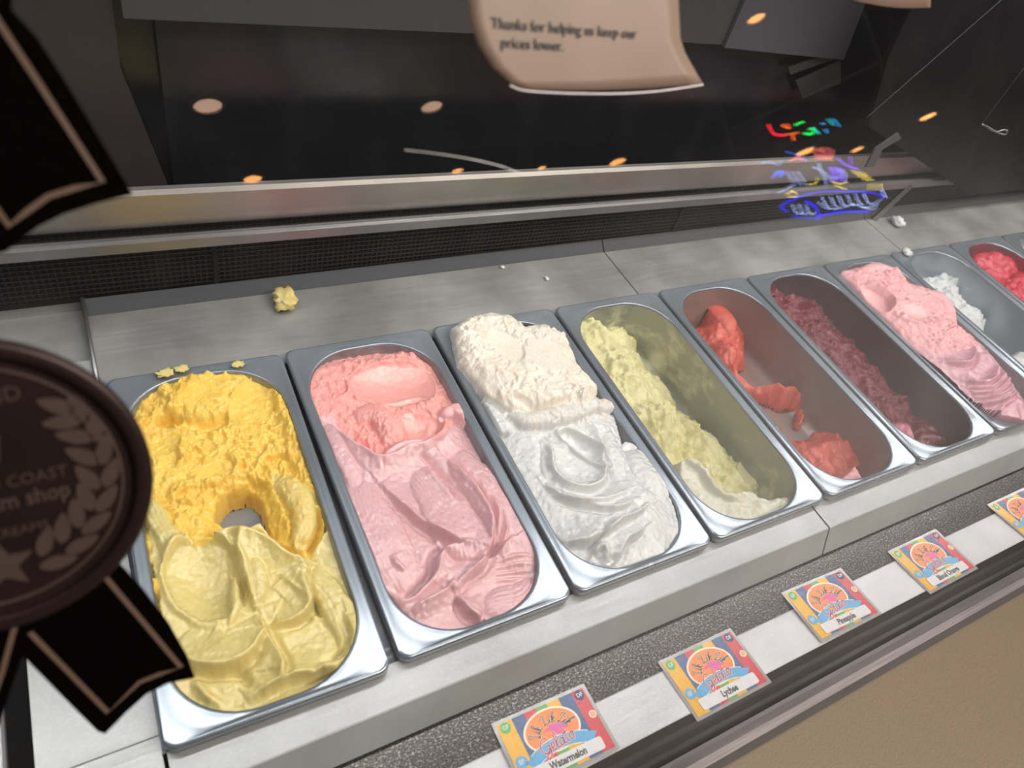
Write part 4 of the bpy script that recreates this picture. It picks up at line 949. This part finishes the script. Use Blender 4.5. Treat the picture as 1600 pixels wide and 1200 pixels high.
# ------------------------------------------------------------------ ceiling downlights (seen mirrored in the front glass)
EM = {'w': mat_emit('lamp_warm', (255, 206, 176), 6.0), 'o': mat_emit('lamp_orange', (255, 176, 96), 15.0)}
M['lamp_ring'] = mat_plain('lamp_ring', (210, 190, 178), .4)
def downlight(u, v, r, kind, lab, bz_=RZ1):
    p, d = mirrored(u, v); c = p + (bz_ - .012 - p[2]) / d[2] * d
    e = empty('ceiling_downlight', (c[0], c[1], bz_)); tag(e, lab, 'downlight', 'recessed downlights in the shop ceiling')
    q = MB(); n = 28; v_ = []
    for rr_, h in ((r * 1.25, 0), (r * 1.25, -.006), (r * 1.0, -.012), (r * .98, 0)):
        v_ += [(rr_ * math.cos(2 * math.pi * k / n), rr_ * math.sin(2 * math.pi * k / n), h) for k in range(n)]
    q.add(v_, [(i * n + k, i * n + (k + 1) % n, (i + 1) * n + (k + 1) % n, (i + 1) * n + k) for i in range(3) for k in range(n)]); q.build('trim_ring', M['lamp_ring'], e)
    q = MB(); q.add([(r * math.cos(2 * math.pi * k / n), r * math.sin(2 * math.pi * k / n), -.004) for k in range(n)] + [(r * math.cos(2 * math.pi * k / n), r * math.sin(2 * math.pi * k / n), -.001) for k in range(n)],
                    [tuple(range(n)), tuple(range(n, 2 * n))] + [(k, (k + 1) % n, n + (k + 1) % n, n + k) for k in range(n)])
    q.build('lamp', EM[kind], e); return e
for i, (u, v, r, k) in enumerate([(325, 167, .055, 'w'), (675, 168, .05, 'w'), (395, 281, .045, 'o'), (715, 268, .035, 'o'), (847, 263, .03, 'o'), (965, 254, .055, 'o'), (1182, 30, .04, 'o'),
                                  (1450, 183, .06, 'o'), (1258, 238, .07, 'o'), (1340, 234, .05, 'o')]):
    downlight(u, v, r, k, 'recessed ceiling downlight mirrored in the front glass, ' + ['large and pale at the left', 'large and pale left of the notice', 'tiny, leftmost above the back rail', 'tiny, second above the back rail',
              'tiny, third above the back rail', 'orange, low, below the notice', 'orange, in the grey panels at the top', 'orange, in the dark right part', 'orange, left within the neon sign', 'orange, right within the neon sign'][i])

# ------------------------------------------------------------------ hanging neon sign in the room (seen mirrored in the glass)
p_, d_ = mirrored(1300, 265); d_ = d_ / np.linalg.norm(d_); NC = p_ + 2.6 * d_; NN = -d_.copy(); NN[2] = 0; NN /= np.linalg.norm(NN)
NU = np.cross([0, 0, 1], NN); NU /= np.linalg.norm(NU); NV = np.array([0, 0, 1.0])
neon = empty('neon_sign', tuple(NC)); tag(neon, 'multicoloured neon sign mirrored in the glass above the grille', 'neon sign')
def npt(u, v, off=0.0):
    p, d = mirrored(u, v); return p + (NN @ (NC - p)) / (NN @ d) * d + NN * off
NE = {k: mat_emit('neon_' + k, c, s_) for k, (c, s_) in dict(red=((255, 20, 50), 20), orange=((255, 100, 20), 15), green=((20, 255, 90), 14), teal=((20, 210, 200), 13), cyan=((40, 150, 230), 13), azure=((40, 110, 255), 18),
      blue=((20, 10, 255), 16), violet=((120, 60, 255), 20), white=((170, 190, 255), 16), yellow=((255, 220, 70), 14), rose=((255, 110, 110), 11)).items()}
def tubep(nm, pts, r=.004):
    r *= .46
    q = MB(); q.tube([npt(u, v, .01) for u, v in catmull(pts, 5)], r, 6); o = q.build('neon_tube', NE[nm], neon, True); o.location = -neon.location; o['label'] = nm + ' neon tube'; return o
tubep('red', [(1201, 195), (1206, 206), (1214, 212), (1228, 212)], .007); tubep('orange', [(1222, 196), (1228, 200), (1233, 201)], .007); tubep('orange', [(1231, 195), (1234, 202)], .006)
tubep('orange', [(1230, 211), (1240, 210), (1248, 208)], .006); tubep('orange', [(1238, 212), (1241, 220)], .008)
tubep('green', [(1242, 197), (1250, 193), (1256, 192)], .007); tubep('green', [(1256, 209), (1266, 211), (1273, 206), (1268, 202), (1264, 204)], .007); tubep('teal', [(1270, 200), (1276, 207), (1280, 210)], .007)
tubep('cyan', [(1283, 194), (1288, 195)], .007); tubep('cyan', [(1290, 203), (1293, 209)], .008); tubep('cyan', [(1299, 186), (1307, 193), (1312, 199)], .005); tubep('teal', [(1293, 187), (1302, 197)], .004)
for k in range(5): tubep('rose', [(1268 + 3 * k, 240 - 2 * k), (1285 + k, 232 + 3 * k), (1303 - k, 238 + 4 * k), (1290, 250 - k), (1272, 248 - 2 * k)], .0022)
for k in range(3): tubep('rose', [(1232 + 4 * k, 253 - k), (1246, 247 + k), (1258, 252)], .003)
tubep('cyan', [(1192, 255), (1204, 254), (1216, 259), (1222, 250)], .004); tubep('azure', [(1228, 238), (1245, 243), (1262, 252)], .0025)
for k in range(4): tubep('azure', [(1206 + 3 * k, 280 - 4 * k), (1214, 272 - k), (1224, 268 + k), (1218, 278)], .004)
for k in range(3): tubep('white', [(1228 + 9 * k, 268), (1236 + 9 * k, 280), (1241 + 9 * k, 290)], .003)
tubep('white', [(1278, 256), (1284, 270), (1290, 284), (1292, 292)], .003); tubep('white', [(1270, 262), (1284, 268), (1298, 280)], .003)
for k in range(4): tubep('violet', [(1296 + 5 * k, 262), (1300 + 6 * k, 274), (1298 + 7 * k, 285)], .004)
for k in range(3): tubep('white', [(1300 + 8 * k, 262 + 2 * k), (1306 + 8 * k, 274), (1302 + 9 * k, 284)], .0025)
tubep('violet', [(1310, 248), (1316, 256), (1330, 262), (1342, 266)], .004); tubep('violet', [(1328, 246), (1330, 258)], .003)
for k in range(3): tubep('yellow', [(1330 + 8 * k, 266 + 2 * k), (1342 + 7 * k, 275 + k), (1352 + 6 * k, 283)], .0025)
tubep('yellow', [(1298, 284), (1310, 288), (1324, 285)], .004); tubep('yellow', [(1262, 290), (1275, 286), (1278, 278)], .003); tubep('yellow', [(1306, 291), (1322, 297)], .003)
tubep('yellow', [(1228, 305), (1240, 300), (1246, 308), (1232, 308)], .004); tubep('white', [(1216, 303), (1226, 297), (1240, 290)], .003)
for k in range(3): tubep('yellow', [(1360 + 8 * k, 288), (1358 + 9 * k, 297)], .003)
tubep('blue', [(1262, 304), (1245, 310), (1228, 318), (1220, 324), (1230, 331)], .006); tubep('blue', [(1262, 304), (1290, 300), (1320, 300), (1350, 301), (1376, 305), (1378, 311)], .004)
tubep('blue', [(1258, 315), (1272, 322), (1278, 333), (1280, 342)], .007); tubep('blue', [(1280, 338), (1305, 333), (1330, 331), (1356, 332)], .006); tubep('blue', [(1236, 338), (1258, 341), (1280, 342)], .003)
for k in range(3): tubep('white', [(1238 + 10 * k, 320), (1246 + 10 * k, 335), (1254 + 10 * k, 333)], .0035)
for k in range(6): tubep('white', [(1284 + 13 * k, 308 - k), (1291 + 13 * k, 322 - k), (1297 + 13 * k, 324 - k)], .0035)
tubep('white', [(1278, 316), (1290, 326), (1314, 326), (1334, 320), (1356, 325), (1376, 312)], .0025); tubep('white', [(1344, 324), (1362, 328), (1370, 320)], .0025); tubep('white', [(1376, 296), (1384, 310)], .004)
q = MB(); a_, b_ = npt(1190, 185, -.01), npt(1390, 345, -.01)
us = [(p - NC) @ NU for p in (npt(1190, 185), npt(1395, 345), npt(1190, 345), npt(1395, 185))]; vs_ = [(p - NC) @ NV for p in (npt(1190, 185), npt(1395, 345), npt(1190, 345), npt(1395, 185))]
U0, U1, V0, V1 = min(us) - .03, max(us) + .03, min(vs_) - .03, max(vs_) + .03
for f_ in (.04, .36, .68, .97):
    vv = V0 + (V1 - V0) * f_; q.frame_prism([(U0, vv - .006), (U1, vv - .006), (U1, vv + .006), (U0, vv + .006)], NC, NU, NV, NN, -.012, -.006)
for uu in (U0, U1 - .012): q.frame_prism([(uu, V0), (uu + .012, V0), (uu + .012, V1), (uu, V1)], NC, NU, NV, NN, -.012, -.006)
o = q.build('support_frame', M['black'], neon); o.location = -neon.location
for uu in (U0 + .006, U1 - .006):
    q = MB(); a_ = NC + NU * uu + NV * (V1 - .01) - NN * .009; q.tube([a_, np.array([a_[0], a_[1], RZ1])], .002, 6); o = q.build('hanging_wire', M['wire'], neon); o.location = -neon.location
